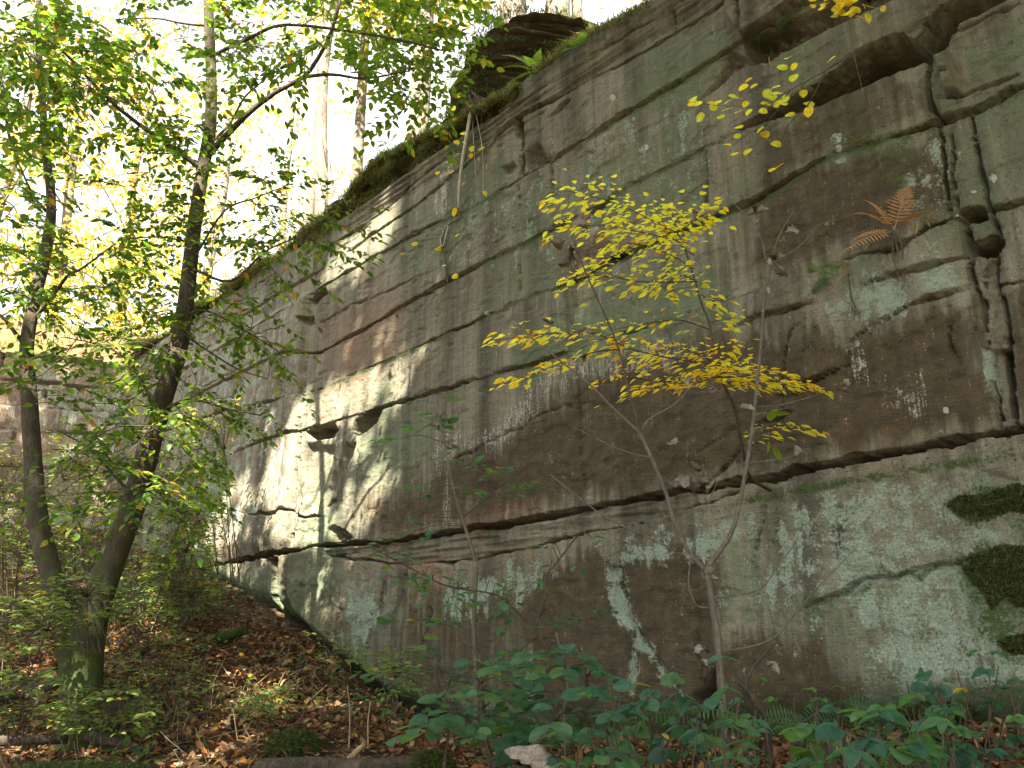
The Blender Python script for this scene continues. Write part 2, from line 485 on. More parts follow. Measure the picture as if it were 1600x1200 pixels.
JOINTS = [   # per course, s positions
    [1.0, 2.3, 4.2, 5.9, 7.6, 9.45, 11.5, 13.8],
    [1.3, 3.4, 6.2, 8.1, 9.45, 12.0, 14.6],
    [1.6, 2.75, 5.32, 9.43, 11.9, 14.2],
    [1.42, 2.5, 4.9, 9.43, 12.7],
    [1.50, 3.2, 5.35, 7.4, 9.43, 13.4],
    [1.50, 4.7, 9.43, 11.2, 14.0],
    [1.48, 4.6, 8.05, 9.40, 12.2],
    [0.4, 3.55, 6.9, 9.85, 12.2],
]
nb_ = len(BEDS)
# course index
course = np.zeros(S.shape, int)
for (pl, w, dp) in BEDS:
    pl = np.array(pl)
    course += (Z + R.wz * .012) < np.interp(S, pl[:, 0], pl[:, 1])
block = np.zeros(S.shape, int)
for c in range(nb_ + 1):
    m_ = course == c
    jj = np.array(JOINTS[c])
    b = np.searchsorted(jj, (S + R.wx * .02)[m_])
    block[m_] = c * 20 + b
# block offsets and tilts
rb = np.random.default_rng(11)
base = (fbm(S * .55 + 3, Z * .55, 3) - .5) * .06 + (fbm(S * 2.2, Z * 2.6 + 7, 4) - .5) * .016 + (fbm(S * 7, Z * 16, 3) - .5) * .012 + (fbm(S * 34, Z * 40, 2) - .5) * .004
R.h += base
chip = sst(.60, .66, fbm(S * 3.1 + 70, Z * 6.5 + 3, 3)); R.h -= chip * .012 * (S < 9.4)
R.h += (fbm(S * 16 + 3, Z * 26 + 8, 3) - .5) * .010
for bid in np.unique(block):
    m_ = block == bid
    off = rb.normal(0, .012); tx = rb.normal(0, .004); tz = rb.normal(0, .008)
    R.h[m_] += off + tx * np.clip(S[m_] - S[m_].mean(), -1.5, 1.5) + tz * (Z[m_] - Z[m_].mean())
# grooves along the beds
for (pl, w, dp), md in zip(BEDS, WMOD):
    a = np.array(pl, float)
    sx = np.arange(a[0, 0] - 2.2, 17, .12)
    zz = np.interp(sx, a[:, 0], a[:, 1]) + (fbm(sx * 1.5 + dp * 91, sx * 0 + w * 300, 3) - .5) * .035
    R.groove(np.stack([sx, zz], 1), w, dp, False, .8, md)
# joints
for c in range(nb_ + 1):
    zt = 6.1 if c == 0 else None
    for s_ in JOINTS[c]:
        t0 = 6.1 if c == 0 else float(np.interp(s_, *np.array(BEDS[c - 1][0]).T))
        b0 = -1.5 if c == nb_ else float(np.interp(s_, *np.array(BEDS[c][0]).T))
        strong = s_ in (9.43, 9.45, 9.40) or (abs(s_ - 1.48) < .07 and c in (3, 4, 5, 6)) or s_ in (9.85, 5.32)
        hair = c in (6, 7) and not strong
        zz = np.linspace(t0, b0, 9)
        R.groove(np.stack([s_ + (fbm(zz * 2 + s_ * 7, zz * 0 + c, 2) - .5) * .08, zz], 1), .018 if strong else (.005 if hair else .010), .14 if strong else (.015 if hair else .05), True, 1, .6)

# --- the left part stands proud at the tall joint: a side face turned to the camera
stepz = sst(1.0, 1.3, Z)
R.h += .10 * sst(9.40, 9.52, S + R.wx * .04) * stepz * (1 - sst(4.4, 4.6, Z))
R.h -= .22 * sst(12.15, 12.25, S + R.wx * .05) * (1 - sst(2.5, 2.7, Z))
# thin-bedded shale under the top
shale = sst(4.95, 5.12, Z) * (1 - sst(5.30, 5.38, Z)) * (1 - sst(8.4, 9.0, S))
R.h -= shale * .10 * (fbm(S * 1.3, Z * 34, 3) - .32)
shale2 = sst(5.36, 5.42, Z) * sst(5.2, 5.6, S)
R.h -= shale2 * (.25 * (fbm(S * 1.6 + 9, Z * 22, 3) - .40) + .05) + shale2 * .12 * sst(.48, .54, fbm(S * 2.6 + 31, Z * 15, 3))
# shale band under the great crack, between x 510 and 1160
M2 = np.array(Wl([(1160, 768), (1090, 790), (1000, 815), (900, 836), (830, 855), (700, 878), (600, 880), (510, 868)]))
M1z = np.interp(S, *np.array(BEDS[6][0]).T)
M2z = np.interp(S, M2[:, 0], M2[:, 1], left=2, right=2)
band = (Z < M1z) & (Z > M2z) & (S > M2[0, 0]) & (S < M2[-1, 0])
R.h -= np.where(band, .03 + .10 * (fbm(S * 2.2 + 4, Z * 40, 3) - .3), 0)
R.groove(M2, .016, .12, True, 1.2, .5)
# overhang recesses at the top right
R.poly(Wl([(1150, 200), (1200, 172), (1290, 122), (1345, 77), (1405, 52), (1428, 62), (1462, 78), (1462, 92), (1372, 124), (1285, 162), (1200, 192), (1155, 204)]), -.45, .02, .5, None, .45)
R.poly(Wl([(1163, 66), (1217, 40), (1290, 4), (1330, -40), (1430, -40), (1400, 2), (1330, 32), (1200, 98), (1172, 92)]), -.20, .025, .8, None, .9)
R.poly(Wl([(1132, 24), (1160, 62), (1217, 37), (1288, 0), (1330, -60), (1160, -60)]), .09, .03, .4)
R.poly(Wl([(1428, 62), (1470, 8), (1600, -60), (1600, -15), (1500, 42), (1482, 75), (1462, 90)]), -.36, .03, .7, None, .6)
R.poly(Wl([(1456, 92), (1488, 78), (1500, 118), (1508, 146), (1478, 152), (1468, 120)]), .07, .03, .5)
R.groove(Wl([(1468, 122), (1500, 112)]), .012, .08)
R.groove(Wl([(1470, 155), (1508, 152), (1560, 132), (1610, 110)]), .018, .12)
R.groove(Wl([(1487, 60), (1540, 30), (1610, -5)]), .016, .10)
R.groove(Wl([(1555, 441), (1580, 439), (1610, 434)]), .014, .10)
R.groove(Wl([(1521, 172), (1529, 232), (1540, 300), (1546, 330), (1562, 385)]), .013, .14)
R.groove(Wl([(1487, 190), (1491, 262), (1499, 337)]), .012, .10)
# dark holes in the joint
R.poly(Wl([(1500, 333), (1512, 326), (1538, 324), (1544, 343), (1528, 348), (1503, 349)]), -.45, .018, .25)
R.poly(Wl([(1512, 380), (1535, 374), (1552, 363), (1566, 380), (1556, 400), (1535, 402), (1516, 396)]), -.45, .018, .3)
R.groove(Wl([(1498, 342), (1450, 355), (1409, 394), (1372, 396)]), .017, .10, True, 1.2, .5)
# the pillar below: a recess between two edges
R.groove(Wl([(1557, 402), (1562, 460), (1574, 512), (1582, 569), (1586, 625), (1592, 668)]), .012, .16, False, .6)
R.groove(Wl([(1542, 404), (1538, 475), (1546, 500)]), .009, .06, True, .6)
R.poly(Wl([(1543, 404), (1556, 404), (1561, 460), (1572, 505), (1549, 512), (1539, 475)]), -.045, .015, .4)
R.poly(Wl([(1549, 512), (1572, 505), (1577, 530), (1562, 545), (1550, 532)]), .035, .02, .4)
R.poly(Wl([(1546, 546), (1580, 543), (1586, 625), (1590, 664), (1551, 660), (1553, 600)]), -.07, .018, .4)
R.poly(Wl([(1563, 547), (1580, 545), (1588, 650), (1578, 655)]), -.28, .015, .3)
R.groove(Wl([(1500, 497), (1488, 512), (1490, 540), (1500, 570)]), .010, .04)
R.groove(Wl([(1525, 500), (1521, 515), (1530, 540)]), .008, .03)
# stepped ledges
for pl, am in (([(1521, 454), (1454, 467), (1412, 482)], .075), ([(1412, 483), (1386, 499)], .05), ([(1386, 501), (1364, 509)], .05), ([(1364, 511), (1332, 533)], .06),
               ([(1327, 571), (1270, 597), (1238, 620)], .085), ([(1150, 510), (1210, 492), (1275, 474)], .075), ([(1517, 399), (1450, 420), (1398, 432), (1345, 449)], .06), ([(1240, 640), (1205, 660), (1180, 668)], .05)):
    w_ = Wl(pl); R.step(w_, am, .22); R.groove(w_, .013, .07)
R.groove(Wl([(1330, 533), (1325, 570)]), .008, .04)
R.groove(Wl([(1262, 495), (1240, 515), (1225, 600), (1215, 680)]), .007, .04, True, 1.5, .6)
R.groove(Wl([(1148, 670), (1100, 705), (1082, 712)]), .006, .03)
R.groove(Wl([(1160, 700), (1120, 740), (1100, 760)]), .014, .05)
# hairline e, streak d
R.groove(Wl([(700, 724), (740, 704), (822, 662), (830, 653), (875, 636), (935, 627)]), .008, .035, True, 1.5, .4)
R.groove(Wl([(620, 630), (670, 614), (732, 599)]), .009, .05, True, 1, .5)
R.groove(Wl([(500, 505), (545, 479), (609, 456), (650, 436)]), .010, .07, True, 1, .4)
R.groove(Wl([(293, 580), (349, 550), (405, 527), (469, 509)]), .010, .07, True, 1, .4)
R.groove(Wl([(300, 622), (340, 600), (400, 570)]), .010, .06, True, 1, .4)
R.groove(Wl([(400, 806), (430, 803), (452, 795), (474, 806), (500, 808)]), .022, .12, True, 2, .4)
R.groove(Wl([(335, 520), (350, 500), (368, 482)]), .02, .12)
R.poly(Wl([(352, 484), (358, 474), (374, 468), (372, 480)]), -.25, .03, .5)
R.poly(Wl([(484, 470), (496, 455), (508, 447), (512, 458), (500, 470), (490, 478)]), -.2, .04, .6)
R.poly(Wl([(474, 497), (492, 493), (492, 505), (480, 512)]), -.2, .04, .6)
# hole and broken facets near (810, 200) and (845, 240)
R.poly(Wl([(801, 182), (816, 180), (818, 196), (812, 216), (804, 212)]), -.28, .03, .6)
R.groove(Wl([(815, 216), (810, 250), (814, 330)]), .005, .03)
R.poly(Wl([(820, 232), (845, 216), (865, 235), (880, 240), (862, 255), (838, 262), (822, 270), (818, 250)]), -.09, .12, 1.5, None, .5)
R.poly(Wl([(875, 160), (895, 149), (890, 160), (870, 180), (850, 190)]), -.06, .03, 1)
R.poly(Wl([(778, 262), (802, 248), (806, 262), (790, 275)]), -.08, .05, 1)
R.poly(Wl([(640, 362), (668, 352), (660, 368), (645, 372)]), -.06, .04, 1)
R.poly(Wl([(1085, 162), (1140, 92), (1160, 88), (1152, 104), (1120, 140)]), -.07, .05, 1)
R.poly(Wl([(1125, 98), (1146, 76), (1196, 96), (1150, 110)]), -.08, .05, 1)
# two holes with worn chutes below them
R.poly(Wl([(479, 675), (498, 665), (524, 659), (531, 672), (522, 684), (500, 689), (484, 688)]), -.32, .035, .35)
R.poly(Wl([(550, 674), (556, 655), (580, 641), (602, 633), (592, 660), (578, 673), (560, 684)]), -.34, .04, .35)
R.poly(Wl([(478, 690), (510, 690), (528, 690), (520, 730), (505, 770), (500, 805), (474, 806), (478, 760), (470, 720)]), -.085, .12, 1)
R.poly(Wl([(538, 690), (560, 690), (552, 715), (538, 740), (526, 775), (514, 770), (520, 740), (532, 715)]), -.085, .08, 1)
R.groove(Wl([(472, 760), (474, 806)]), .02, .10)
R.groove(Wl([(528, 750), (526, 780), (512, 792)]), .03, .12)
R.poly(Wl([(512, 826), (524, 820), (540, 826), (556, 842), (540, 853), (514, 852)]), -.22, .10, 1.2, None, .8)
R.poly(Wl([(416, 872), (440, 868), (438, 890), (440, 962), (430, 962), (430, 915), (420, 890)]), -.34, .05, .8)
R.groove(Wl([(426, 872), (432, 900), (431, 930), (438, 968)]), .06, .34, False, 1.5)
R.groove(Wl([(604, 905), (592, 960), (584, 1010)]), .016, .07, True, 1.5)
R.poly(Wl([(560, 1050), (580, 960), (640, 930), (660, 1040), (640, 1110), (600, 1110)]), .06, .15, 1.5)
R.poly(Wl([(450, 900), (540, 880), (560, 960), (520, 1020), (470, 970)]), .05, .12, 1.5)
R.poly(Wl([(440, 885), (450, 920), (475, 990), (440, 985)]), -.16, .12, .8)
# lower wall: scar, diagonal crack, boulder edges
R.groove(Wl([(1250, 958), (1319, 926), (1360, 906), (1442, 889), (1499, 883), (1530, 870)]), .022, .045, True, 1.2, .3)
R.poly(Wl([(950, 890), (975, 880), (985, 960), (1012, 1000), (1062, 1082), (1035, 1065), (1012, 1022), (1000, 1022), (990, 1085), (982, 1085), (986, 985), (955, 962)]), -.035, .02, .5)
R.groove(Wl([(960, 890), (978, 945), (990, 990)]), .008, .04)
R.poly(Wl([(1075, 1085), (1120, 1035), (1120, 1130), (1080, 1140)]), -.16, .08, 1)
R.groove(Wl([(1196, 790), (1190, 830), (1175, 880)]), .01, .04)
R.groove(Wl([(676, 935), (668, 980), (652, 1020)]), .012, .06)
R.groove(Wl([(545, 930), (532, 975), (526, 1010)]), .012, .06)
R.groove(Wl([(582, 955), (584, 1000), (578, 1045), (600, 1085)]), .02, .10)
R.groove(Wl([(527, 1020), (556, 1062), (600, 1070)]), .014, .08)
R.h -= .30 * (1 - sst(-.05, .35, (Z - np.interp(S, [1.9, 3.4, 6.3, 7.3, 8.3, 9.56, 12.2], [-.5, -.65, -.85, -.65, -.3, .2, .8])))) * (.4 + fbm(S * 1.5, Z * 1.5, 2))
R.poly(Wl([(1505, 750), (1535, 730), (1600, 745), (1600, 800), (1540, 812), (1490, 800)]), -.03, .05, 1)
HW = R.h

# ------------------------------------------------------------------ stains and growths on the wall (pigment masks)
X3 = wpt(S, Z, HW)
PX, PY = project(X3)
PXw = PX + (fbm(S * 9, Z * 3, 4) - .5) * 45; PYw = PY + (fbm(S * 9 + 30, Z * 3 + 7, 4) - .5) * 60
def pmask(poly, soft=18, warp=1):
    x = PXw if warp else PX; y = PYw if warp else PY
    pts = np.array(poly, float)
    idx, d, al, L = seg_dist(x, y, np.vstack([pts, pts[:1]]), soft)
    ins = inside(x[idx], y[idx], [tuple(p) for p in pts])
    o = np.zeros(S.shape)
    o[idx] = np.where(ins, .5 + .5 * sst(0, soft, d), .5 - .5 * sst(0, soft, d))
    return o
def put(dst, poly, v=1.0, soft=18, warp=1):
    np.maximum(dst, v * pmask(poly, soft, warp), out=dst)
z0 = lambda: np.zeros(S.shape)
lich, brn, pnk, grn, wht, mos = z0(), z0(), z0(), z0(), z0(), z0()
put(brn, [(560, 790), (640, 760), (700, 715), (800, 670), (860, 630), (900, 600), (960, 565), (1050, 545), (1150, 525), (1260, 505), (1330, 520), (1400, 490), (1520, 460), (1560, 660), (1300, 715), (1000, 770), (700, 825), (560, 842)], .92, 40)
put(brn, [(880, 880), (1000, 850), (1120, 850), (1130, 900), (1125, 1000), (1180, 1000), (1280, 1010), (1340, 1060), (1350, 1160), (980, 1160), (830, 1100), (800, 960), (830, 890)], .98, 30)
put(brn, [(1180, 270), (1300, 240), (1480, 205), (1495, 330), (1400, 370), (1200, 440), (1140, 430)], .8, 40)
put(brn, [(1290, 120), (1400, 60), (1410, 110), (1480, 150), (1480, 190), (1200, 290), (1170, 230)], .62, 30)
put(brn, [(600, 905), (830, 885), (820, 1110), (620, 1100)], .68, 40)
put(brn, [(1560, 430), (1700, 420), (1700, 690), (1590, 690)], .7, 30)
put(brn, [(860, 380), (960, 340), (960, 400), (880, 440)], .62, 30)
put(brn, [(1270, 790), (1330, 770), (1335, 890), (1285, 890)], .75, 25)
put(brn, [(530, 800), (640, 760), (640, 845), (560, 845)], .5, 25)
put(lich, [(1195, 800), (1240, 765), (1700, 690), (1700, 1080), (1400, 1130), (1352, 1070), (1340, 1010), (1295, 965), (1225, 1020), (1210, 1000), (1245, 950), (1135, 965), (1125, 925), (1170, 900), (1198, 870)], .50, 40)
put(lich, [(1360, 900), (1540, 880), (1700, 930), (1700, 1080), (1400, 1110), (1350, 1020), (1290, 950)], .60, 50)
put(lich, [(1285, 470), (1340, 440), (1480, 395), (1510, 432), (1430, 472), (1330, 520)], .62, 22)
put(lich, [(948, 890), (975, 880), (986, 960), (1013, 1000), (1064, 1084), (1035, 1065), (1012, 1022), (1000, 1022), (990, 1085), (982, 1085), (985, 985), (953, 962)], .82, 10, 0)
put(lich, [(930, 850), (1060, 825), (1065, 880), (950, 890)], .55, 25)
put(lich, [(1060, 825), (1190, 800), (1195, 850), (1080, 900)], .52, 25)
put(lich, [(680, 910), (850, 880), (860, 905), (740, 965), (690, 965)], .62, 20)
put(lich, [(540, 930), (580, 900), (600, 950), (560, 1030), (530, 1030)], .62, 20)
put(lich, [(1542, 540), (1566, 540), (1575, 640), (1555, 660)], .8, 12)
put(lich, [(1400, 230), (1485, 205), (1490, 330), (1400, 350)], .42, 30)
put(lich, [(180, 480), (330, 470), (480, 440), (480, 850), (280, 890)], .40, 60)
put(lich, [(640, 330), (800, 220), (1000, 130), (1130, 90), (1130, 300), (880, 430), (650, 460)], .30, 60)
put(grn, [(760, 570), (870, 480), (1000, 410), (1130, 400), (1140, 510), (1000, 560), (850, 600)], .8, 35)
put(grn, [(1010, 60), (1130, 40), (1150, 90), (1090, 160), (960, 210)], .8, 30)
put(grn, [(850, 280), (1000, 180), (1130, 150), (1130, 290), (1000, 380), (880, 430)], .62, 50)
put(grn, [(640, 330), (800, 220), (830, 260), (700, 420), (620, 440)], .66, 40)
put(grn, [(1370, 220), (1480, 200), (1490, 300), (1380, 330)], .7, 30)
put(grn, [(520, 690), (680, 600), (680, 780), (560, 760)], .6, 40)
put(grn, [(1100, 860), (1200, 800), (1200, 1000), (1110, 960)], .66, 40)
put(grn, [(1000, 300), (1130, 290), (1130, 330), (1000, 380)], .7, 30)
put(grn, [(1480, 60), (1600, 10), (1700, 0), (1700, 130), (1500, 150)], .62, 40)
put(pnk, [(200, 480), (480, 470), (480, 850), (280, 900)], .40, 60)
put(pnk, [(490, 500), (640, 400), (660, 560), (500, 690)], .50, 50)
put(pnk, [(570, 800), (870, 760), (860, 810), (600, 845)], .75, 20)
put(pnk, [(510, 870), (830, 850), (830, 880), (520, 890)], .6, 20)
put(pnk, [(640, 882), (700, 880), (690, 945), (655, 940)], .95, 14)
put(pnk, [(860, 370), (1000, 330), (990, 380), (870, 440)], .7, 25)
put(pnk, [(1330, 340), (1200, 430), (1130, 450), (1250, 330)], .4, 30)
put(pnk, [(1290, 640), (1450, 600), (1420, 690), (1310, 705)], .6, 25)
for (x_, y_, r_) in ((957, 152, 5), (1010, 230, 4), (1553, 278, 6), (1522, 300, 3), (1478, 640, 5), (1310, 218, 4), (1310, 232, 6), (748, 248, 3), (760, 490, 3)):
    dd = np.hypot(PX - x_, (PY - y_) * .8); wht = np.maximum(wht, 1.6 * (dd < r_ * .8))
    lich = np.maximum(lich, .50 * (dd < r_ * 3.2) * (y_ in (232,)))
def line_mask(dst, pts, wd, v, dn=0):
    idx, d, al, L = seg_dist(PXw, PYw, np.array(pts, float), wd)
    o = v * (1 - sst(wd * .2, wd, d))
    dst[idx] = np.maximum(dst[idx], o)
line_mask(wht, [(690, 700), (740, 690), (800, 665), (835, 640), (850, 600), (900, 580), (960, 565), (1040, 550)], 30, .36)
line_mask(wht, [(700, 230), (695, 270), (690, 330)], 10, .5)
line_mask(wht, [(690, 720), (700, 830)], 16, .33)
line_mask(wht, [(1330, 540), (1345, 590)], 22, .4)
put(wht, [(1380, 600), (1440, 590), (1440, 640), (1390, 640)], .45, 20)
# moss follows the upper edge, the wide cracks and drip lines
put(mos, [(1450, 790), (1500, 745), (1600, 730), (1700, 740), (1700, 850), (1500, 850)], .56, 40)
put(mos, [(1470, 880), (1540, 840), (1700, 840), (1700, 1050), (1540, 1040), (1480, 940)], .58, 40)
topz = np.interp(S, [0, 3.3, 4.4, 5.4, 7, 9, 11, 17], [5.4, 5.5, 5.45, 5.4, 5.3, 5.35, 5.3, 5.2])
mos = np.maximum(mos, .45 * sst(-.05, .2, Z - topz) * sst(4.5, 6, S)); brn = np.maximum(brn, .75 * sst(0, .15, Z - topz) * sst(5, 6.5, S))
mos = np.maximum(mos, .5 * sst(-.05, .15, Z - topz))
for (pl, w, dp), k in zip(BEDS[:5], (.5, .45, .6, .42, .62)):
    zl = np.interp(S, *np.array(pl).T)
    mos = np.maximum(mos, k * np.exp(-((Z - zl + .02) / .05) ** 2) * (S < 9.4))
mos = np.maximum(mos, .55 * np.exp(-((Z - np.interp(S, *np.array(BEDS[6][0]).T) + .13) / .05) ** 2) * (S < 3.2))
line_mask(mos, [(1250, 955), (1319, 926), (1360, 906), (1442, 889), (1500, 883)], 14, .5)
line_mask(mos, [(1395, 230), (1385, 290)], 22, .42)
line_mask(mos, [(1412, 225), (1410, 300)], 24, .45)
footz = np.interp(S, [1.9, 3.4, 6.3, 7.3, 8.3, 9.56, 12.2], [-.41, -.58, -.79, -.57, -.23, .26, .93])
mos = np.maximum(mos, .62 * (1 - sst(.0, .35, Z - footz)))
grn = np.maximum(grn, .8 * (1 - sst(.1, .7, Z - footz)))
tintn = fbm(S * .8 + 11, Z * .8 + 2, 3)
grn = np.maximum(grn, sst(.5, .75, tintn) * .55)
pnk = np.maximum(pnk, sst(.5, .75, fbm(S * 1.1 + 41, Z * 1.1, 3)) * .5 * np.maximum(sst(7, 9, S), .35))
maskA = np.stack([lich, brn, pnk, np.ones_like(brn)], -1)
maskB = np.stack([grn, wht, mos, np.ones_like(brn)], -1)

# ------------------------------------------------------------------ main wall: one mesh per block
wall = thing('quarry_wall', 'tall weathered sandstone quarry face in horizontal beds running away to the left', 'rock wall', FW + 6 * DV + np.array([0, 0, -.7]))
ztop = 5.56 + (fbm(sv * 1.1 + 5, sv * 0, 3) - .5) * .22 + np.interp(sv, [5.5, 6.3, 7, 7.8, 8.6, 9.5], [0, .05, .22, .25, .08, 0])
def build_blocks(X3, block, keep, attrs, parent, material, name):
    ns_, nz_ = block.shape
    vid = np.arange(ns_ * nz_).reshape(ns_, nz_)
    q = np.stack([vid[:-1, :-1], vid[1:, :-1], vid[1:, 1:], vid[:-1, 1:]], -1).reshape(-1, 4)
    qb = block[:-1, :-1].ravel(); qk = keep[:-1, :-1].ravel()
    Vf = X3.reshape(-1, 3); res = []
    for bid in np.unique(qb[qk]):
        f = q[(qb == bid) & qk]
        u, inv = np.unique(f, return_inverse=True)
        f = inv.reshape(-1, 4)
        res.append(mk(name, Vf[u], f, material, parent, True, None, {k: v.reshape(-1, v.shape[-1])[u] for k, v in attrs.items()}))
    return res
szv = np.stack([S, HW, Z], -1)
keep = Z < ztop[:, None]
build_blocks(X3, block, keep, {'sz': szv, 'maskA': maskA, 'maskB': maskB}, wall, M_ROCK, 'rock_block')
# top of the wall: close the upper edge backwards so that the blocks have thickness
i_top = np.array([np.nonzero(keep[i])[0].max() + 1 for i in range(len(sv))])
edge = X3[np.arange(len(sv)), np.minimum(i_top, len(zv) - 1)]
cap = []
for b_ in (0.0, .15, .4, 1.0):
    e = edge - NV * b_; e[:, 2] = edge[:, 2] - .02 + (fbm(sv * 3, sv * 0 + b_ * 9, 3) - .5) * .06 * (b_ > 0)
    cap.append(e)
cap = np.array(cap); nn = len(sv)
vi = np.arange(4 * nn).reshape(4, nn)
fq = np.stack([vi[:-1, :-1], vi[:-1, 1:], vi[1:, 1:], vi[1:, :-1]], -1).reshape(-1, 4)
cs = np.stack([np.tile(sv, (4, 1)), np.zeros((4, nn)), np.tile(np.linspace(5.6, 6.4, 4)[:, None], (1, nn))], -1).reshape(-1, 3)
ones = np.ones((4 * nn, 4))
mk('rock_top', cap.reshape(-1, 3), fq, M_ROCK, wall, True, None, {'sz': cs, 'maskA': ones * [.2, .62, .2, 1], 'maskB': ones * [.4, 0, .42, 1]})

# ------------------------------------------------------------------ back wall of the quarry
CRN = FW + 16.6 * DV
EB = np.array([-.95, -.31, 0]); EB /= np.linalg.norm(EB)
NB = np.array([-EB[1], EB[0], 0])
bs = np.arange(-.3, 14, .045); bz = np.arange(.6, 5.5, .03)
S2, Z2 = np.meshgrid(bs, bz, indexing='ij')
R2 = Relief(S2, Z2, 20)
beds2 = [4.75, 4.25, 3.8, 3.1, 2.4]
c2 = np.zeros(S2.shape, int)
j2 = [[2.2, 5, 8], [1.4, 4.1, 7.2, 10], [2.9, 6, 9], [1.8, 4.6, 8], [3, 7], [2, 6, 10]]
for zb in beds2: c2 += Z2 + R2.wz * .02 < zb
bl2 = np.zeros(S2.shape, int)
for c in range(6):
    m_ = c2 == c; bl2[m_] = c * 20 + np.searchsorted(np.array(j2[c]), S2[m_])
R2.h += (fbm(S2 * .6, Z2 * .6, 3) - .5) * .2 + (fbm(S2 * 3, Z2 * 4, 3) - .5) * .05
for b in np.unique(bl2): R2.h[bl2 == b] += rb.normal(0, .03)
for zb in beds2:
    sx = np.arange(-1, 15, .2)
    R2.groove(np.stack([sx, zb + (fbm(sx, sx * 0 + zb, 2) - .5) * .08], 1), .035, .14, False, 1, .8)
for c in range(6):
    hi_ = 5.6 if c == 0 else beds2[c - 1]; lo_ = .5 if c == 5 else beds2[c]
    for s_ in j2[c]: R2.groove([(s_, hi_), (s_ + .05, lo_)], .02, .08)
XB = CRN + S2[..., None] * EB + R2.h[..., None] * NB; XB[..., 2] = Z2
nA = fbm(S2 * .7, Z2 * .9 + 5, 3)
mA = np.stack([.22 + .30 * sst(.45, .65, fbm(S2 * .8 + 9, Z2 * .4, 3)), np.zeros_like(nA), .5 + .45 * sst(.4, .6, nA), np.ones_like(nA)], -1)
mB = np.stack([.5 * (Z2 < 2), 0.18 + .2 * nA, .6 * (Z2 > 5.15), np.ones_like(nA)], -1)
bwall = thing('quarry_wall', 'pale pinkish stone face closing the quarry behind the forked tree', 'rock wall', CRN + 4 * EB + np.array([0, 0, 1.0]))
build_blocks(XB, bl2, Z2 < 5.25 + (fbm(bs * 1.3, bs * 0 + 4, 3) - .5)[:, None] * .3, {'sz': np.stack([S2 + 40, R2.h, Z2], -1), 'maskA': mA, 'maskB': mB}, bwall, M_ROCK, 'rock_block')

# ------------------------------------------------------------------ terrain
def tps_fit(pts):
    pts = np.array(pts, float); x = pts[:, :2]; n = len(x)
    r = np.hypot(*(x[:, None] - x[None]).transpose(2, 0, 1))
    K = np.where(r > 0, r * r * np.log(r + 1e-9), 0) + np.eye(n) * .15
    Pm = np.hstack([np.ones((n, 1)), x])
    A = np.block([[K, Pm], [Pm.T, np.zeros((3, 3))]])
    return x, np.linalg.solve(A, np.concatenate([pts[:, 2], np.zeros(3)]))
gp = []
for px_, py_ in ((1500, 1145), (1300, 1150), (1130, 1160), (900, 1160), (700, 1145), (600, 1100), (520, 1040), (440, 970), (370, 930), (310, 900)):
    q = WP(px_, py_); gp.append((q[0], q[1], q[2]))
gp += [(*(CRN[:2]), 2.0), (-11, 15.2, 2.1), (-15, 13.5, 2.2), (-20, 8, 1.2), (-25, 0, .5)]
for px_, py_, Y_ in ((130, 1180, 6.8), (330, 1000, 9.3), (200, 1000, 9.3), (40, 905, 12), (420, 1100, 7.2), (520, 1150, 6.0), (250, 1150, 6.6), (450, 1040, 8.6), (240, 900, 12.2), (20, 1090, 7.5)):
    q = P(px_, py_, Y_); gp.append(tuple(q))
gp += [(0, 3, -.98), (2, 3, -.85), (-2.2, 3.2, -1.05), (-.3, 5.0, -.78), (0, 0, -1.3), (3, 0, -1.1), (-5, 1, -1.1), (0, -6, -1.5), (-8, -8, -1.2), (10, -8, -1.2), (3, 12, 0), (-3, 18, 1), (8, 4, -.5), (15, 15, 0), (30, -30, -2), (-40, -40, -1), (-50, 30, 3), (30, 40, 2)]
TX, TC = tps_fit(gp)
def gz(x, y):
    x = np.asarray(x, float); y = np.asarray(y, float)
    o = TC[-3] + TC[-2] * x + TC[-1] * y
    for (a, b), w_ in zip(TX, TC[:-3]):
        r2 = (x - a) ** 2 + (y - b) ** 2 + 1e-12
        o = o + w_ * .5 * r2 * np.log(r2)
    o = o + (fbm(x * 1.1 + 50, y * 1.1 + 50, 4) - .5) * .16
    rr = np.hypot(x, y)
    return np.where(rr > 25, o * np.exp(-(np.maximum(rr - 25, 0) / 30) ** 2), o)
t = np.linspace(-1, 1, 321)
ax_ = np.sinh(t * 4.6) / np.sinh(4.6) * 250
GX, GY = np.meshgrid(ax_ - 1.5, ax_ + 7, indexing='ij')
GZ = gz(GX, GY)
# behind the walls the ground sheet stays low (it is covered by the hill)
bm_ = -((GX - FW[0]) * NV[0] + (GY - FW[1]) * NV[1])
GZ = np.where(bm_ > .6, np.minimum(GZ, 1.0), GZ)
gv = np.stack([GX, GY, GZ], -1).reshape(-1, 3)
gi = np.arange(len(gv)).reshape(GX.shape)
structure(mk('ground', gv, np.stack([gi[:-1, :-1], gi[1:, :-1], gi[1:, 1:], gi[:-1, 1:]], -1).reshape(-1, 4), M_SOIL, None, True))

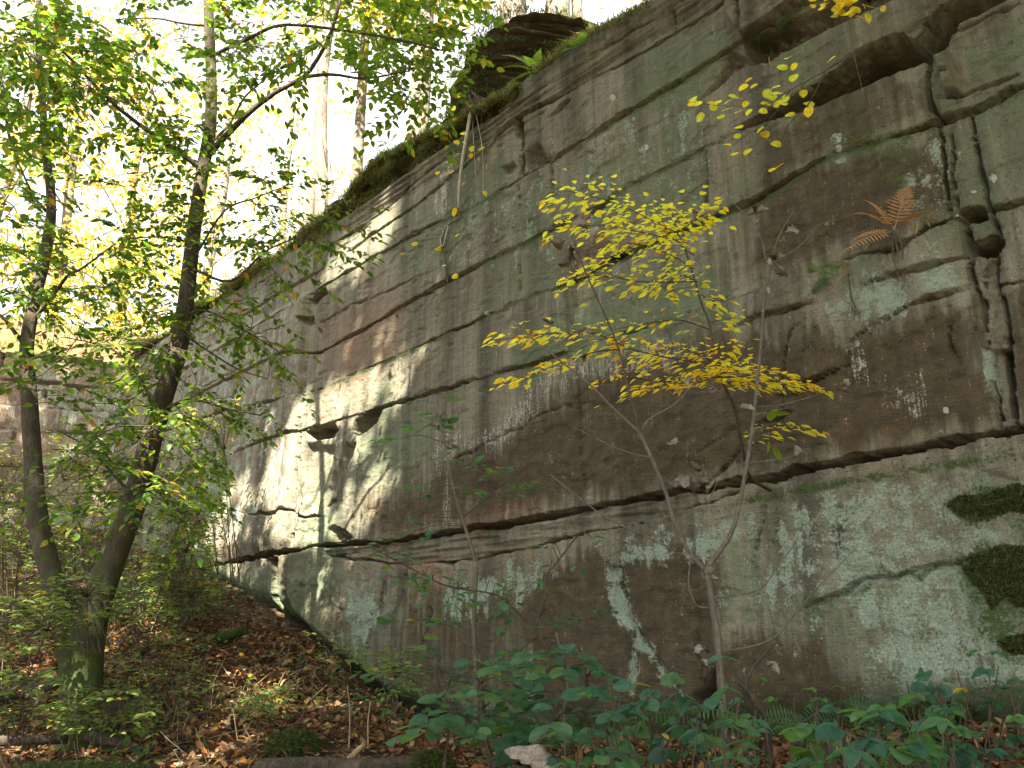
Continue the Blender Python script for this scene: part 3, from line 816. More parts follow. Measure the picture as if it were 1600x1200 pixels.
def hill_z_main(s, b):
    return np.interp(s, sv, ztop) - .03 + .30 * b * (1 - np.exp(-b / 2)) + (fbm(s * .8 + 3, b * .8, 3) - .5) * .35 * np.clip(b, 0, 1)
hs = np.linspace(-6, 17.2, 180); hb = np.concatenate([np.linspace(.05, 3, 24), np.linspace(3.3, 45, 40)])
HS, HB = np.meshgrid(hs, hb, indexing='ij')
hx = FW + HS[..., None] * DV - HB[..., None] * NV
hx[..., 2] = hill_z_main(HS, HB)
hi = np.arange(HS.size).reshape(HS.shape)
structure(mk('hilltop', hx.reshape(-1, 3), np.stack([hi[:-1, :-1], hi[1:, :-1], hi[1:, 1:], hi[:-1, 1:]], -1).reshape(-1, 4), M_HILL, None, True))
def hill_z_back(e, b): return 5.2 + .62 * b * np.exp(-b / 16) + (fbm(e * .7 + 9, b * .7, 4) - .5) * .9 * np.clip(b, 0, 1)
he = np.linspace(-14, 40, 160); hb2 = np.concatenate([np.linspace(.02, 6, 40), np.linspace(6.3, 45, 30)])
HE, HB2 = np.meshgrid(he, hb2, indexing='ij')
hy = CRN + HE[..., None] * EB - HB2[..., None] * NB
hy[..., 2] = hill_z_back(HE, HB2)
hm = -((hy[..., 0] - FW[0]) * NV[0] + (hy[..., 1] - FW[1]) * NV[1])
hi = np.arange(HE.size).reshape(HE.shape)
fq = np.stack([hi[:-1, :-1], hi[1:, :-1], hi[1:, 1:], hi[:-1, 1:]], -1)
okq = ((HE > -.3) | (hm > .3))[:-1, :-1]
structure(mk('hillside', hy.reshape(-1, 3), fq[okq], M_HILL, None, True))

# ------------------------------------------------------------------ leaves
def norm(a): return a / (np.linalg.norm(a, axis=-1, keepdims=True) + 1e-9)
def leaf_template(width=.56, fold=.14, droop=.16, serr=0, kind='ovate'):
    ys = {'ovate': [0, .12, .38, .66, .88, 1.0], 'round': [0, .10, .36, .68, .92, 1.0]}[kind]
    ws = {'ovate': [0, .30, .5, .40, .16, 0], 'round': [0, .34, .5, .46, .2, 0]}[kind]
    V = []; F3 = []
    for y, w_ in zip(ys, ws):
        V += [(-w_ * width, y, fold * w_ - droop * y * y), (0, y, -droop * y * y), (w_ * width, y, fold * w_ - droop * y * y)]
    Fq = []
    for i in range(len(ys) - 1):
        a = i * 3; b = a + 3
        Fq += [(a, a + 1, b + 1, b), (a + 1, a + 2, b + 2, b + 1)]
    return np.array(V, float), np.array(Fq)
T_BEECH = leaf_template()
T_ROUND = leaf_template(.86, .12, .2, 0, 'round')
T_NARROW = leaf_template(.36, .12, .25)
T_QUAD = (np.array([(-.3, .0, 0), (0, .5, .06), (.3, .15, 0), (.04, 1, -.1)], float)[[0, 2, 3, 1]], np.array([(0, 1, 2, 3)]))

def leaf_rot(dr, nr):
    y = norm(dr); x = norm(np.cross(y, nr)); z = np.cross(x, y)
    return np.stack([x, y, z], -1)       # columns
def leaf_cloud(name, pos, dr, nr, size, cols, tpl, material, parent=None):
    V, Fq = tpl
    Rm = leaf_rot(dr, nr)
    VV = pos[:, None] + np.einsum('nij,vj->nvi', Rm, V) * size[:, None, None]
    n = len(pos); k = len(V)
    FF = (Fq[None] + (np.arange(n) * k)[:, None, None]).reshape(-1, Fq.shape[1])
    return stuff(mk(name, VV.reshape(-1, 3), FF, material, parent, True, np.repeat(cols, k, 0)))
_leafmesh = {}
def leaf_mesh(key, tpl, colr, material):
    if key not in _leafmesh:
        o = mk('leaf', tpl[0], tpl[1], material, None, True, np.tile(np.array(colr), (len(tpl[0]), 1)))
        _leafmesh[key] = o.data
        bpy.data.objects.remove(o)
    return _leafmesh[key]
def add_leaves(parent, pos, dr, nr, size, pal_i, pal, tpl, key, material=None, maxparts=300, name='leaf', cloud='foliage'):
    material = material or M_LEAF
    pos, dr, nr, size, pal_i = map(np.asarray, (pos, dr, nr, size, pal_i))
    pal = np.array(pal)
    px_, py_ = project(pos)
    dist = np.linalg.norm(pos, axis=1)
    sc = size / dist * (((px_ > 0) & (px_ < 1600) & (py_ > 0) & (py_ < 1200)) + .01)
    o = np.argsort(-sc); a, b = o[:maxparts], o[maxparts:]
    Rm = leaf_rot(dr, nr); pl = wloc(parent)
    for i in a:
        me = leaf_mesh((key, int(pal_i[i])), tpl, pal[pal_i[i]], material)
        ob = bpy.data.objects.new(name, me)
        M4 = np.eye(4); M4[:3, :3] = Rm[i] * size[i]; M4[:3, 3] = pos[i] - pl
        COL.objects.link(ob); ob.parent = parent
        ob.matrix_local = Matrix(M4.tolist())
    if len(b):
        leaf_cloud(cloud, pos[b], dr[b], nr[b], size[b], pal[pal_i[b]] * RNG.uniform(.85, 1.15, (len(b), 1)), tpl, material, parent)

class Leaves:
    def __init__(s): s.p = []; s.d = []; s.n = []; s.s = []; s.c = []
    def add(s, p, d, n, sz, c): s.p.append(p); s.d.append(d); s.n.append(n); s.s.append(sz); s.c.append(c)
    def put(s, parent, pal, tpl, key, **k): add_leaves(parent, s.p, s.d, s.n, s.s, s.c, pal, tpl, key, **k)
def spray(L, tb, p0, direction, length, nleaf, lsize, palw, up=np.array([0, 0, 1.0]), r=.003, droop=.25, flat=.25, jit=.15):
    """a twig with alternate leaves lying nearly in one plane"""
    d = norm(np.asarray(direction, float)); side = norm(np.cross(d, up))
    t = np.linspace(0, 1, 5)[:, None]
    bend = RNG.normal(0, .12)
    pts = p0 + d * t * length + side * bend * length * t * t - np.array([0, 0, 1]) * droop * length * t * t
    if tb is not None: tb.tube(pts, r, r * .4, 3, 1)
    for i in range(nleaf):
        u = (i + .5 + RNG.uniform(-.3, .3)) / nleaf
        u = .12 + .88 * min(max(u, 0), 1)
        p = np.array([np.interp(u, t[:, 0], pts[:, k]) for k in range(3)])
        sg = 1 if i % 2 else -1
        ld = norm(d * RNG.uniform(.35, .8) + side * sg * RNG.uniform(.5, 1) - np.array([0, 0, RNG.uniform(.0, .35)]) + RNG.normal(0, jit, 3))
        if i == nleaf - 1: ld = norm(d - np.array([0, 0, .3]))
        nn_ = norm(up + RNG.normal(0, flat, 3))
        L.add(p, ld, nn_, lsize * RNG.uniform(.65, 1.15), RNG.choice(len(palw), p=np.array(palw) / sum(palw)))
    return pts[-1]

GREENS = [(.085, .17, .022), (.12, .22, .028), (.06, .125, .022), (.17, .26, .03), (.30, .29, .035), (.36, .2, .03)]
GOLD = [(.74, .70, .09), (.80, .66, .07), (.62, .68, .10), (.74, .48, .04), (.50, .24, .03), (.34, .13, .03)]
DKGRN = [(.06, .155, .085), (.08, .185, .09), (.09, .19, .075), (.05, .125, .07), (.13, .21, .06), (.32, .28, .04)]

# ------------------------------------------------------------------ where the sun reaches the wall through the leaves
LIT = [   # sun flecks on the wall, traced in the picture
    [(495, 455), (515, 395), (555, 345), (600, 310), (622, 325), (615, 385), (575, 420), (520, 455)],
    [(480, 660), (500, 610), (540, 590), (610, 560), (662, 540), (640, 600), (610, 650), (570, 640), (530, 660)],
    [(470, 690), (520, 690), (505, 740), (500, 800), (540, 870), (500, 850), (430, 860), (440, 780), (450, 730)],
    [(560, 680), (605, 640), (600, 690), (555, 720)],
    [(545, 780), (600, 730), (640, 690), (650, 720), (610, 770), (590, 820), (560, 838), (530, 820)],
    [(318, 870), (340, 800), (380, 760), (400, 780), (380, 830), (400, 860), (350, 880)],
    [(395, 800), (450, 700), (470, 680), (465, 740), (430, 800)],
    [(420, 870), (440, 865), (440, 960), (425, 930)],
    [(360, 890), (420, 875), (410, 900), (360, 920)],
    [(470, 960), (510, 870), (560, 880), (550, 920), (490, 990)],
    [(580, 470), (660, 440), (640, 520), (600, 540), (570, 520)],
    [(680, 560), (740, 510), (745, 530), (700, 590)],
    [(690, 230), (700, 215), (705, 300), (690, 340)],
]
LITP = [.0, .0, .0, .0, .0, .1, .1, .0, .2, .35, .55, .6, .3]
def hits_lit(X):
    """does the sun ray through X end on a lit fleck of the wall?"""
    a = SUN @ NV; t_ = ((X - FW) @ NV) / a
    H = X - SUN * t_[:, None]; px_, py_ = project(H); r = np.zeros(len(X), bool)
    for poly, pr in zip(LIT, LITP):
        if pr > .3: continue
        pa = np.array(poly, float); c = pa.mean(0); pa = c + (pa - c) * 1.3
        r |= inside(px_, py_, [tuple(p) for p in pa])
    return r

# ------------------------------------------------------------------ the forked tree on the left
TY = 6.8
def tree_pts(pp): return [P(*q) for q in pp]
tb0 = P(128, 1190, TY)
tree = thing('forked_tree', 'mossy tree forking into two trunks low down on the left bank', 'tree', tb0)
trunkL = [(120, 1180, 6.8), (118, 1090, 6.78), (112, 1030, 6.75), (98, 960, 6.8), (75, 880, 6.85), (57, 800, 6.85), (50, 700, 6.9), (44, 600, 6.9), (42, 540, 6.9), (55, 460, 6.9), (72, 390, 6.95), (80, 320, 7.0), (72, 240, 7.0), (66, 150, 7.0), (60, 40, 7.1), (64, -120, 7.1)]
trunkR = [(136, 1180, 6.8), (135, 1090, 6.76), (138, 1030, 6.72), (150, 950, 6.7), (178, 870, 6.7), (208, 790, 6.65), (232, 700, 6.6), (255, 620, 6.6), (277, 550, 6.55), (292, 460, 6.55), (303, 360, 6.5), (316, 270, 6.5), (328, 200, 6.5), (330, 120, 6.5), (326, 20, 6.5), (322, -140, 6.5)]
px2m = TY / F_ * .86
tt = TB(); tt.tube([P(128, 1225, TY), P(128, 1180, TY), P(128, 1110, TY), P(127, 1050, TY), P(126, 985, TY), P(124, 950, TY)], .2, .17, 20, 6, 0, .16, [52 * px2m, 38 * px2m, 33 * px2m, 33 * px2m, 26 * px2m, 10 * px2m]); tt.build('trunk', M_BARK, tree)
tt = TB(); cL = tt.tube(tree_pts(trunkL), 0, 0, 16, 5, 0, .14, [23 * px2m, 21 * px2m, 21 * px2m, 20 * px2m, 18 * px2m, 17 * px2m, 15 * px2m, 14 * px2m, 13 * px2m, 12 * px2m, 10 * px2m, 8 * px2m, 7 * px2m, 6 * px2m, 5 * px2m]); tt.build('trunk', M_BARK, tree)
tt = TB(); cR = tt.tube(tree_pts(trunkR), 0, 0, 16, 5, 0, .14, [27 * px2m, 26 * px2m, 26 * px2m, 24 * px2m, 22 * px2m, 20 * px2m, 18 * px2m, 17 * px2m, 15 * px2m, 13 * px2m, 12 * px2m, 11 * px2m, 10 * px2m, 10 * px2m]); tt.build('trunk', M_BARK, tree)
limbs = [
    [(318, 266, 6.5), (290, 245, 6.4), (255, 220, 6.3), (215, 190, 6.2), (185, 165, 6.1), (150, 130, 6.0), (100, 75, 5.9), (50, 40, 5.8)],
    [(328, 240, 6.5), (350, 215, 6.4), (390, 175, 6.3), (430, 145, 6.2), (475, 120, 6.1), (500, 90, 6.05), (525, 40, 6.0), (540, -20, 6.0)],
    [(475, 120, 6.1), (520, 117, 6.0), (570, 124, 5.9), (640, 110, 5.8)],
    [(332, 222, 6.5), (362, 190, 6.6), (385, 150, 6.7), (420, 118, 6.8), (430, 80, 6.8)],
    [(325, 40, 6.5), (290, 38, 6.4), (240, 30, 6.3), (180, 32, 6.2)],
    [(42, 545, 6.9), (20, 515, 6.8), (0, 492, 6.7), (-40, 470, 6.6)],
    [(52, 500, 6.9), (80, 465, 6.8), (105, 432, 6.7), (130, 418, 6.6), (180, 380, 6.5)],
    [(20, 230, 7.0), (12, 200, 7.0), (8, 150, 7.0), (0, 110, 7.0)],
    [(72, 330, 7.0), (50, 300, 7.0), (20, 230, 7.0)],
    [(245, 640, 6.6), (225, 600, 6.5), (205, 565, 6.4), (170, 540, 6.3), (110, 525, 6.2)],
    [(285, 520, 6.55), (320, 545, 6.4), (370, 575, 6.3), (420, 590, 6.2)],
    [(255, 640, 6.6), (300, 625, 6.45), (360, 640, 6.35), (410, 650, 6.3)],
    [(208, 775, 6.65), (180, 745, 6.6), (140, 700, 6.5), (85, 670, 6.4)],
    [(305, 400, 6.5), (350, 330, 6.4), (400, 310, 6.3), (450, 290, 6.2)],
    [(300, 380, 6.5), (250, 370, 6.4), (190, 375, 6.3)],
    [(300, 420, 6.5), (360, 440, 6.3), (410, 395, 6.2), (460, 370, 6.1)],
    [(326, 90, 6.5), (390, 60, 6.2), (450, 40, 6.0), (600, 60, 5.7), (690, 80, 5.5)],
    [(66, 200, 7.0), (110, 150, 6.8), (140, 90, 6.6)],
    [(280, 500, 6.55), (320, 485, 6.4), (390, 520, 6.3), (440, 550, 6.25)],
]
limb_r = [9, 11, 6, 5, 5, 8, 7, 6, 6, 5, 4, 5, 5, 4, 4, 5, 7, 5, 4]
nodes = [cL, cR]
for lp, r_ in zip(limbs, limb_r):
    tt = TB(); c = tt.tube(tree_pts(lp), r_ * px2m * .62, r_ * px2m * .22, 8, 4, .004)
    tt.build('branch', M_BARK, tree); nodes.append(c)
nodes = np.vstack(nodes)

ZONES = [   # polygon, sprays, depth mean, depth spread, palette weights, leaf size
    ([(340, 0), (700, -20), (690, 110), (630, 180), (560, 165), (490, 110), (400, 130), (350, 110)], 105, 6.0, .6, [3, 4, .6, 3, .6, .1], .078),
    ([(-20, -20), (330, -20), (325, 80), (290, 130), (230, 120), (120, 150), (-20, 200)], 80, 6.3, .6, [4, 3, 2, 1, .7, .2], .078),
    ([(60, 110), (190, 90), (260, 130), (250, 180), (120, 220), (60, 210)], 30, 6.2, .5, [4, 3, 2, 1, .7, .2], .078),
    ([(-20, 180), (90, 200), (110, 330), (130, 460), (-20, 480)], 44, 6.6, .6, [4, 2, 3, 1, .6, .3], .078),
    ([(130, 210), (260, 170), (320, 200), (300, 260), (260, 240), (200, 240), (190, 300), (130, 290)], 14, 6.3, .4, [4, 3, 2, 1, .6, .2], .075),
    ([(335, 230), (450, 215), (420, 330), (350, 300)], 9, 6.3, .4, [4, 3, 2, 1, .8, .2], .072),
    ([(180, 290), (300, 270), (300, 400), (200, 350)], 12, 6.4, .4, [4, 3, 2, 1, .8, .2], .072),
    ([(340, 320), (460, 290), (490, 330), (450, 400), (360, 390)], 14, 6.2, .4, [3, 2, 3, 1, .8, .2], .07),
    ([(-20, 360), (300, 370), (320, 460), (200, 480), (-20, 470)], 46, 6.5, .6, [3, 2, 4, .6, .4, .2], .076),
    ([(60, 480), (300, 480), (280, 560), (220, 640), (60, 620)], 30, 6.4, .5, [3, 2, 4, .6, .5, .2], .074),
    ([(300, 490), (400, 470), (450, 560), (430, 660), (290, 650)], 20, 6.3, .3, [4, 4, 1, 2, .8, .2], .070),
    ([(400, 370), (520, 330), (500, 400), (420, 440)], 13, 6.2, .3, [4, 3, 2, 1.5, .6, .1], .066),
    ([(60, 640), (300, 640), (320, 780), (60, 800)], 30, 6.3, .6, [3, 2, 4, 1, .8, .3], .072),
    ([(130, 480), (300, 470), (280, 640), (250, 760), (140, 780)], 26, 6.5, .3, [4, 3, 2, 2, .8, .2], .07),
    ([(250, 600), (340, 590), (330, 800), (260, 820)], 18, 6.5, .3, [4, 3, 2, 2, 1.2, .2], .07),
    ([(285, 330), (330, 330), (320, 480), (280, 560), (265, 500)], 16, 6.4, .15, [4, 4, 1, 2, 1, .2], .06),
]
L = Leaves(); tw = TB()
cands = []
for poly, n, ym, ysd, palw, ls_ in ZONES:
    pa = np.array(poly); k = 0
    while k < n:
        q = RNG.uniform(pa.min(0), pa.max(0))
        if inside(np.array([q[0]]), np.array([q[1]]), poly)[0]:
            cands.append((P(q[0], q[1], ym + RNG.normal(0, ysd)), palw, ls_)); k += 1
dmin = [np.min(np.linalg.norm(nodes - c[0], axis=1)) for c in cands]
net = [nodes]
for i in np.argsort(dmin):
    p, palw, ls_ = cands[i]
    al = np.vstack(net)
    dd = np.linalg.norm(al - p, axis=1)
    j = np.argmin(dd); q = al[j]; D_ = dd[j]
    if D_ > .05:
        mid = (p + q) / 2 + np.array([0, 0, .12 * D_]) + RNG.normal(0, .05 * D_, 3)
        c = tw.tube([q, mid, p], .0028 + .0022 * D_, .003, 4, 4)
        net.append(c[1:])
    away = norm(p - q) * [1, 1, .3] + RNG.normal(0, .45, 3) * [1, 1, .35]
    away[2] -= .1
    for rep in range(3 if palw[1] > 2.5 and p[2] > 3.6 else 2):
        dir_ = away + RNG.normal(0, .5, 3) * [1, 1, .3]
        spray(L, tw, p, dir_, RNG.uniform(.35, .65), int(RNG.integers(9, 15)), ls_, palw, r=.0025, droop=.22, flat=.38)
stuff(tw.build('twigs', M_TWIGD, tree))
hl_ = hits_lit(np.array(L.p)) & (RNG.random(len(L.p)) < .95)
for a_ in 'pdnsc': setattr(L, a_, [x for x, h_ in zip(getattr(L, a_), hl_) if not h_])
L.put(tree, GREENS, T_BEECH, 'tree', cloud='crown')

# ------------------------------------------------------------------ trees on the hill behind
def hill_point(px_, Y):
    """stand a point on the hill: march up the picture column at distance Y"""
    X = P(px_, 600, Y); x, y = X[0], X[1]
    b1 = -((x - FW[0]) * NV[0] + (y - FW[1]) * NV[1]); s1 = (x * DV[0] + y * DV[1])
    b2 = -((x - CRN[0]) * NB[0] + (y - CRN[1]) * NB[1]); e2 = (x - CRN[0]) * EB[0] + (y - CRN[1]) * EB[1]
    zs = []
    if b1 > 0 and s1 < 17.2: zs.append(float(hill_z_main(np.array(s1), np.array(b1))))
    if b2 > 0: zs.append(float(hill_z_back(np.array(e2), np.array(b2))))
    return np.array([x, y, max(zs) if zs else float(gz(x, y))])
YEL = [(.50, .42, .05), (.55, .38, .04), (.48, .28, .035), (.33, .36, .06), (.22, .28, .05)]
def hill_tree(px_, Y, height, rad, crown_lo, crown_r, n, palw, label, lean=0.0, leaf=.15, crown_off=(0, 0, 0)):
    b = hill_point(px_, Y)
    t_ = thing('hill_tree', label, 'tree', b, 'trees on the hill above the quarry')
    top = b + np.array([lean * height, 0, height])
    w = TB(); c = w.tube([b - [0, 0, .4], b * .7 + top * .3 + RNG.normal(0, .1, 3), b * .35 + top * .65 + RNG.normal(0, .15, 3), top], 0, 0, 10, 6, 0, .10, [rad * 1.25, rad, rad * .75, rad * .3])
    w.build('trunk', M_BARKG, t_)
    br = TB(); ends = []
    nb = 16
    for i in range(nb):
        u = crown_lo + (1 - crown_lo) * (i + .5) / nb
        p = np.array([np.interp(u, np.linspace(0, 1, len(c)), c[:, k]) for k in range(3)])
        a = i * 2.4 + RNG.uniform(-.4, .4); l_ = crown_r * (1 - .45 * abs(u - (crown_lo + .35 * (1 - crown_lo))) / (1 - crown_lo)) * RNG.uniform(.75, 1.1)
        d_ = np.array([math.cos(a), math.sin(a), RNG.uniform(.1, .6)])
        e = p + d_ * l_
        br.tube([p, (p + e) / 2 + [0, 0, .1 * l_], e], rad * .3 * (1.1 - u), .012, 5, 3)
        ends.append((p, e))
    br.build('branch', M_BARKG, t_) if False else stuff(br.build('branches', M_BARKG, t_))
    pos = []
    for i in range(n):
        p, e = ends[RNG.integers(nb)]
        u = RNG.uniform(.25, 1.08)
        pos.append(p + (e - p) * u + RNG.normal(0, .28 * crown_r * .5, 3) * [1, 1, .55] + np.array(crown_off))
    pos = np.array(pos)
    pi_ = RNG.choice(len(YEL), n, p=np.array(palw) / sum(palw))
    dr = RNG.normal(0, 1, (n, 3)); nr = RNG.normal(0, .6, (n, 3)) + [0, -.3, 1]
    leaf_cloud('crown', pos, dr, nr, leaf * RNG.uniform(.7, 1.4, n), np.array(YEL)[pi_] * RNG.uniform(.8, 1.2, (n, 1)), T_QUAD, M_LEAF, t_)
    return t_
HT = [
    (60, 27, 14, .18, .02, 4.6, 2300, [3, 4, 2, 2, 1], 'golden tree high on the bank at the far left edge', 0, .27),
    (170, 31, 16, .2, .02, 5.0, 2300, [4, 3, 1, 2, 1], 'yellow and orange tree seen between the two forked trunks', 0, .30),
    (300, 30, 15, .2, .05, 4.5, 1500, [4, 3, 1, 2, 1], 'pale yellow tree behind the right trunk of the forked tree', 0, .27),
    (420, 34, 17, .2, .1, 4.5, 1300, [4, 2, 1, 3, 2], 'thin crowned tree in the glare right of the forked tree', 0, .27),
    (-60, 24, 13, .2, .05, 4.5, 1900, [3, 4, 2, 2, 1], 'orange leaved tree half cut off by the left edge of the view', 0, .25),
    (110, 22, 3.2, .05, .05, 2.2, 1800, [2, 2, 1, 4, 5], 'low green and yellow bush on the bank above the far wall', 0, .16),
    (220, 23, 3.4, .05, .05, 2.2, 1600, [3, 2, 1, 4, 4], 'low yellowish bush above the corner of the quarry', 0, .16),
]
for a in HT: hill_tree(*a)
def edge_tree(px_, py_, back, rad, height, label, crown_lo=.45, crown_r=2.6, n=900, palw=(3, 2, 1, 3, 3), lean=0.0, leaf=.2):
    """a trunk standing on the wall top, its foot seen at (px, py)"""
    r = ray(px_, py_); q = r * ((DW + back) / -(r @ NV))
    b = np.array([q[0], q[1], q[2]])
    t_ = thing('edge_tree', label, 'tree', b, 'trees along the top of the wall')
    top = b + np.array([lean * height, 0, height])
    w = TB(); c = w.tube([b - [0, 0, .8], b * .7 + top * .3 + RNG.normal(0, .06, 3), b * .35 + top * .65 + RNG.normal(0, .1, 3), top], 0, 0, 12, 6, 0, .10, [rad * 1.15, rad, rad * .8, rad * .4])
    w.build('trunk', M_BARKG, t_)
    if n:
        n = int(n * 1.6)
        br = TB(); ends = []
        for i in range(12):
            u = crown_lo + (1 - crown_lo) * (i + .5) / 12
            p = np.array([np.interp(u, np.linspace(0, 1, len(c)), c[:, k]) for k in range(3)])
            a = i * 2.4; l_ = crown_r * RNG.uniform(.6, 1.1)
            e = p + np.array([math.cos(a), math.sin(a), RNG.uniform(-.1, .5)]) * l_
            br.tube([p, (p + e) / 2 + [0, 0, .1 * l_], e], rad * .28, .01, 5, 3); ends.append((p, e))
        stuff(br.build('branches', M_BARKG, t_))
        pos = []
        for i in range(n):
            p, e = ends[RNG.integers(12)]
            pos.append(p + (e - p) * RNG.uniform(.2, 1.1) + RNG.normal(0, .4, 3) * [1, 1, .6])
        pos = np.array(pos); pi_ = RNG.choice(len(YEL), n, p=np.array(palw) / sum(palw))
        leaf_cloud('crown', pos, RNG.normal(0, 1, (n, 3)), RNG.normal(0, .6, (n, 3)) + [0, -.2, 1], leaf * RNG.uniform(.7, 1.3, n), np.array(YEL)[pi_], T_QUAD, M_LEAF, t_)
    return t_
edge_tree(652, 215, 2.0, .16, 9, 'stout grey trunk rising beside the ferny block on the wall top', .30, 2.4, 1500, (2, 1, 0, 4, 4))
edge_tree(508, 310, .8, .10, 8, 'leaning grey trunk with bare shoots at its foot on the grassy edge', .5, 2.0, 500, (3, 2, 1, 3, 2), -.03)
edge_tree(482, 330, 1.6, .09, 8, 'slender pale trunk leftmost on the grassy wall edge', .5, 2.0, 500, (3, 2, 1, 3, 2), .02)
edge_tree(558, 270, 2.5, .10, 8, 'faint pale trunk behind the mossy edge left of the stout trunk', .45, 2.0, 700, (3, 2, 1, 3, 2))
edge_tree(802, 40, 3.0, .22, 8, 'thick grey trunk cut off above the mossy outcrop', .25, 3.0, 1000, (3, 4, 3, 3, 1))
edge_tree(868, 40, 3.6, .20, 8, 'brownish trunk right of the thick one above the outcrop', .25, 3.0, 1000, (3, 4, 3, 2, 1))
edge_tree(905, 35, 5.0, .10, 8, 'thin dark trunk at the right end of the outcrop top', .15, 2.5, 900, (4, 4, 2, 2, 1))
# a tuft of bare shoots on the edge
g0 = WP(520, 308, -.5)
sh = thing('bare_shoots', 'fan of thin leafless shoots sprouting from the grassy wall edge', 'shrub', g0)
for (x_, y_, k) in ((500, 180, 0), (516, 170, 0), (528, 190, 0), (545, 195, 0), (487, 240, 0), (508, 215, 0)):
    w = TB(); w.tube([g0, (g0 + WP(x_, y_, -.6)) / 2 + RNG.normal(0, .03, 3), WP(x_, y_, -.7)], .012, .004, 5, 4); w.build('shoot', M_TWIG, sh)

# ------------------------------------------------------------------ outcrop above the wall
def slab(parent, cen_s, cen_z, ls_, th, back, depth, seed, matl, fr=None):
    """one weathered layer: front edge lies 'back' behind the face plane"""
    O_, ex_, ny_ = fr or (FW, DV, NV)
    def wpt(s, z, h):
        X = O_ + np.asarray(s)[..., None] * ex_ + np.asarray(h)[..., None] * ny_
        X[..., 2] = z
        return X
    rs = np.random.default_rng(seed); n = 72
    a = np.arange(n) * 2 * np.pi / n
    ex = 4.0
    cx, cy = np.cos(a), np.sin(a)
    x0 = np.sign(cx) * np.abs(cx) ** (2 / ex) * ls_ / 2; y0 = np.sign(cy) * np.abs(cy) ** (2 / ex) * depth / 2
    k0 = 1 + .24 * (fbm(x0 * 2.2 + seed, y0 * 2.2, 3) - .5)
    rings = []; rows = [(-.5, .90), (-.40, .965), (-.2, .985), (0, 1.0), (.2, .98), (.38, .99), (.5, .94)]
    for zf, k in rows:
        j = .16 * (fbm(x0 * 6 + zf * 9, y0 * 6 + seed, 3) - .5)
        rings.append(wpt(cen_s + x0 * k * k0 + j * cx, cen_z + zf * th + th * .35 * (fbm(x0 * 3 + seed, y0 * 3 + zf, 2) - .5), -back - depth / 2 + (y0 * k * k0 + j * cy)))
    V = np.vstack(rings + [wpt(np.array([cen_s]), np.array([cen_z - th / 2]), np.array([-back - depth / 2])), wpt(np.array([cen_s]), np.array([cen_z + th / 2]), np.array([-back - depth / 2]))])
    m = len(rows); i = np.arange(m - 1)[:, None] * n; jn = np.arange(n)[None]
    q = np.stack([i + jn, i + (jn + 1) % n, i + n + (jn + 1) % n, i + n + jn], -1).reshape(-1, 4)
    j = np.arange(n); b = (m - 1) * n
    t1 = np.stack([(j + 1) % n, j, np.full(n, m * n)], -1); t2 = np.stack([b + j, b + (j + 1) % n, np.full(n, m * n + 1)], -1)
    k = len(V); w_ = (V - FW) @ NV
    mo = .25 + .45 * sst(.0, .5, (V[:, 2] - cen_z) / th) * (fbm(V[:, 0] * 3 + seed, V[:, 1] * 3, 2) > .45)
    at = {'sz': np.stack([(V - FW) @ DV, w_, V[:, 2]], -1), 'maskA': np.tile([.05, 1.0, .0, 1], (k, 1)), 'maskB': np.stack([np.full(k, .45), np.zeros(k), mo, np.ones(k)], -1)}
    return mk('slab', V, [q, np.vstack([t1, t2])], matl, parent, True, None, at)
oc = thing('rock_outcrop', 'dark mossy outcrop of thin stone slabs on top of the wall', 'rock outcrop', wpt(5.5, 5.6, -1.0))
k = 0
OA = WP(728, 130, .0)
OE = np.array([.985, .17, 0]); OE /= np.linalg.norm(OE)
ON = np.array([OE[1], -OE[0], 0])
def oz(px_, py_):      # length along the outcrop face and height of a picture point on it
    r = ray(px_, py_); q = r * ((OA @ ON) / (r @ ON))
    return float((q - OA) @ OE), float(q[2])
OL = float(oz(955, 40)[0]); zt0 = oz(845, 14)[1]; zc = OA[2] - .55
zprof = [oz(735, 178)[1], oz(735, 130)[1], oz(727, 95)[1], oz(738, 58)[1], oz(765, 28)[1], zt0]; xprof = [oz(735, 178)[0], oz(735, 130)[0], oz(727, 95)[0], oz(738, 58)[0], oz(765, 28)[0], oz(800, 14)[0]]
while zc < zt0 - .03:
    th = float(RNG.uniform(.028, .075))
    left = np.interp(zc + th / 2, zprof, xprof) + RNG.normal(0, .05)
    right = OL + .25 - .9 * max(0, (zc - zt0 + .25)) + RNG.normal(0, .05)
    slab(oc, (left + right) / 2, zc + th / 2, (right - left), th * 1.1, RNG.normal(0, .075) + .05 * (zc - OA[2]), 1.6, 100 + k, M_ROCK, (OA, OE, ON))
    zc += th; k += 1
oc2 = thing('rock_outcrop', 'lower mossy block with ferns left of the dark outcrop', 'rock outcrop', wpt(7.3, 5.6, -.7))
zc = 5.45; sa, za = W(655, 200, 5.2); sb, zb_ = W(735, 140, 5.2)
while zc < zb_ - .1:
    th = float(RNG.uniform(.06, .12)); u = (zc - 5.45) / (zb_ - 5.55)
    slab(oc2, ((sa - .45 * u) + sb - .1) / 2, zc + th / 2, (sa - .45 * u) - sb + .1 + RNG.normal(0, .04), th * 1.05, .16 + .1 * u + RNG.normal(0, .025), 1.0, 200 + k, M_ROCK); zc += th; k += 1
def top_moss(s0, s1, z_, back, dep, n, parent):
    s_ = RNG.uniform(s0, s1, n); b_ = back + RNG.uniform(0, dep, n)
    blades('moss', wpt(s_, z_ + .02 * RNG.random(n), -b_), norm(np.array([0, 0, 1]) + NV * .4 + RNG.normal(0, .4, (n, 3))), RNG.uniform(.03, .12, n), .004 * np.ones(n), (MOSSC * 2.2)[RNG.integers(0, 4, n)], M_GRASS, parent, .6)
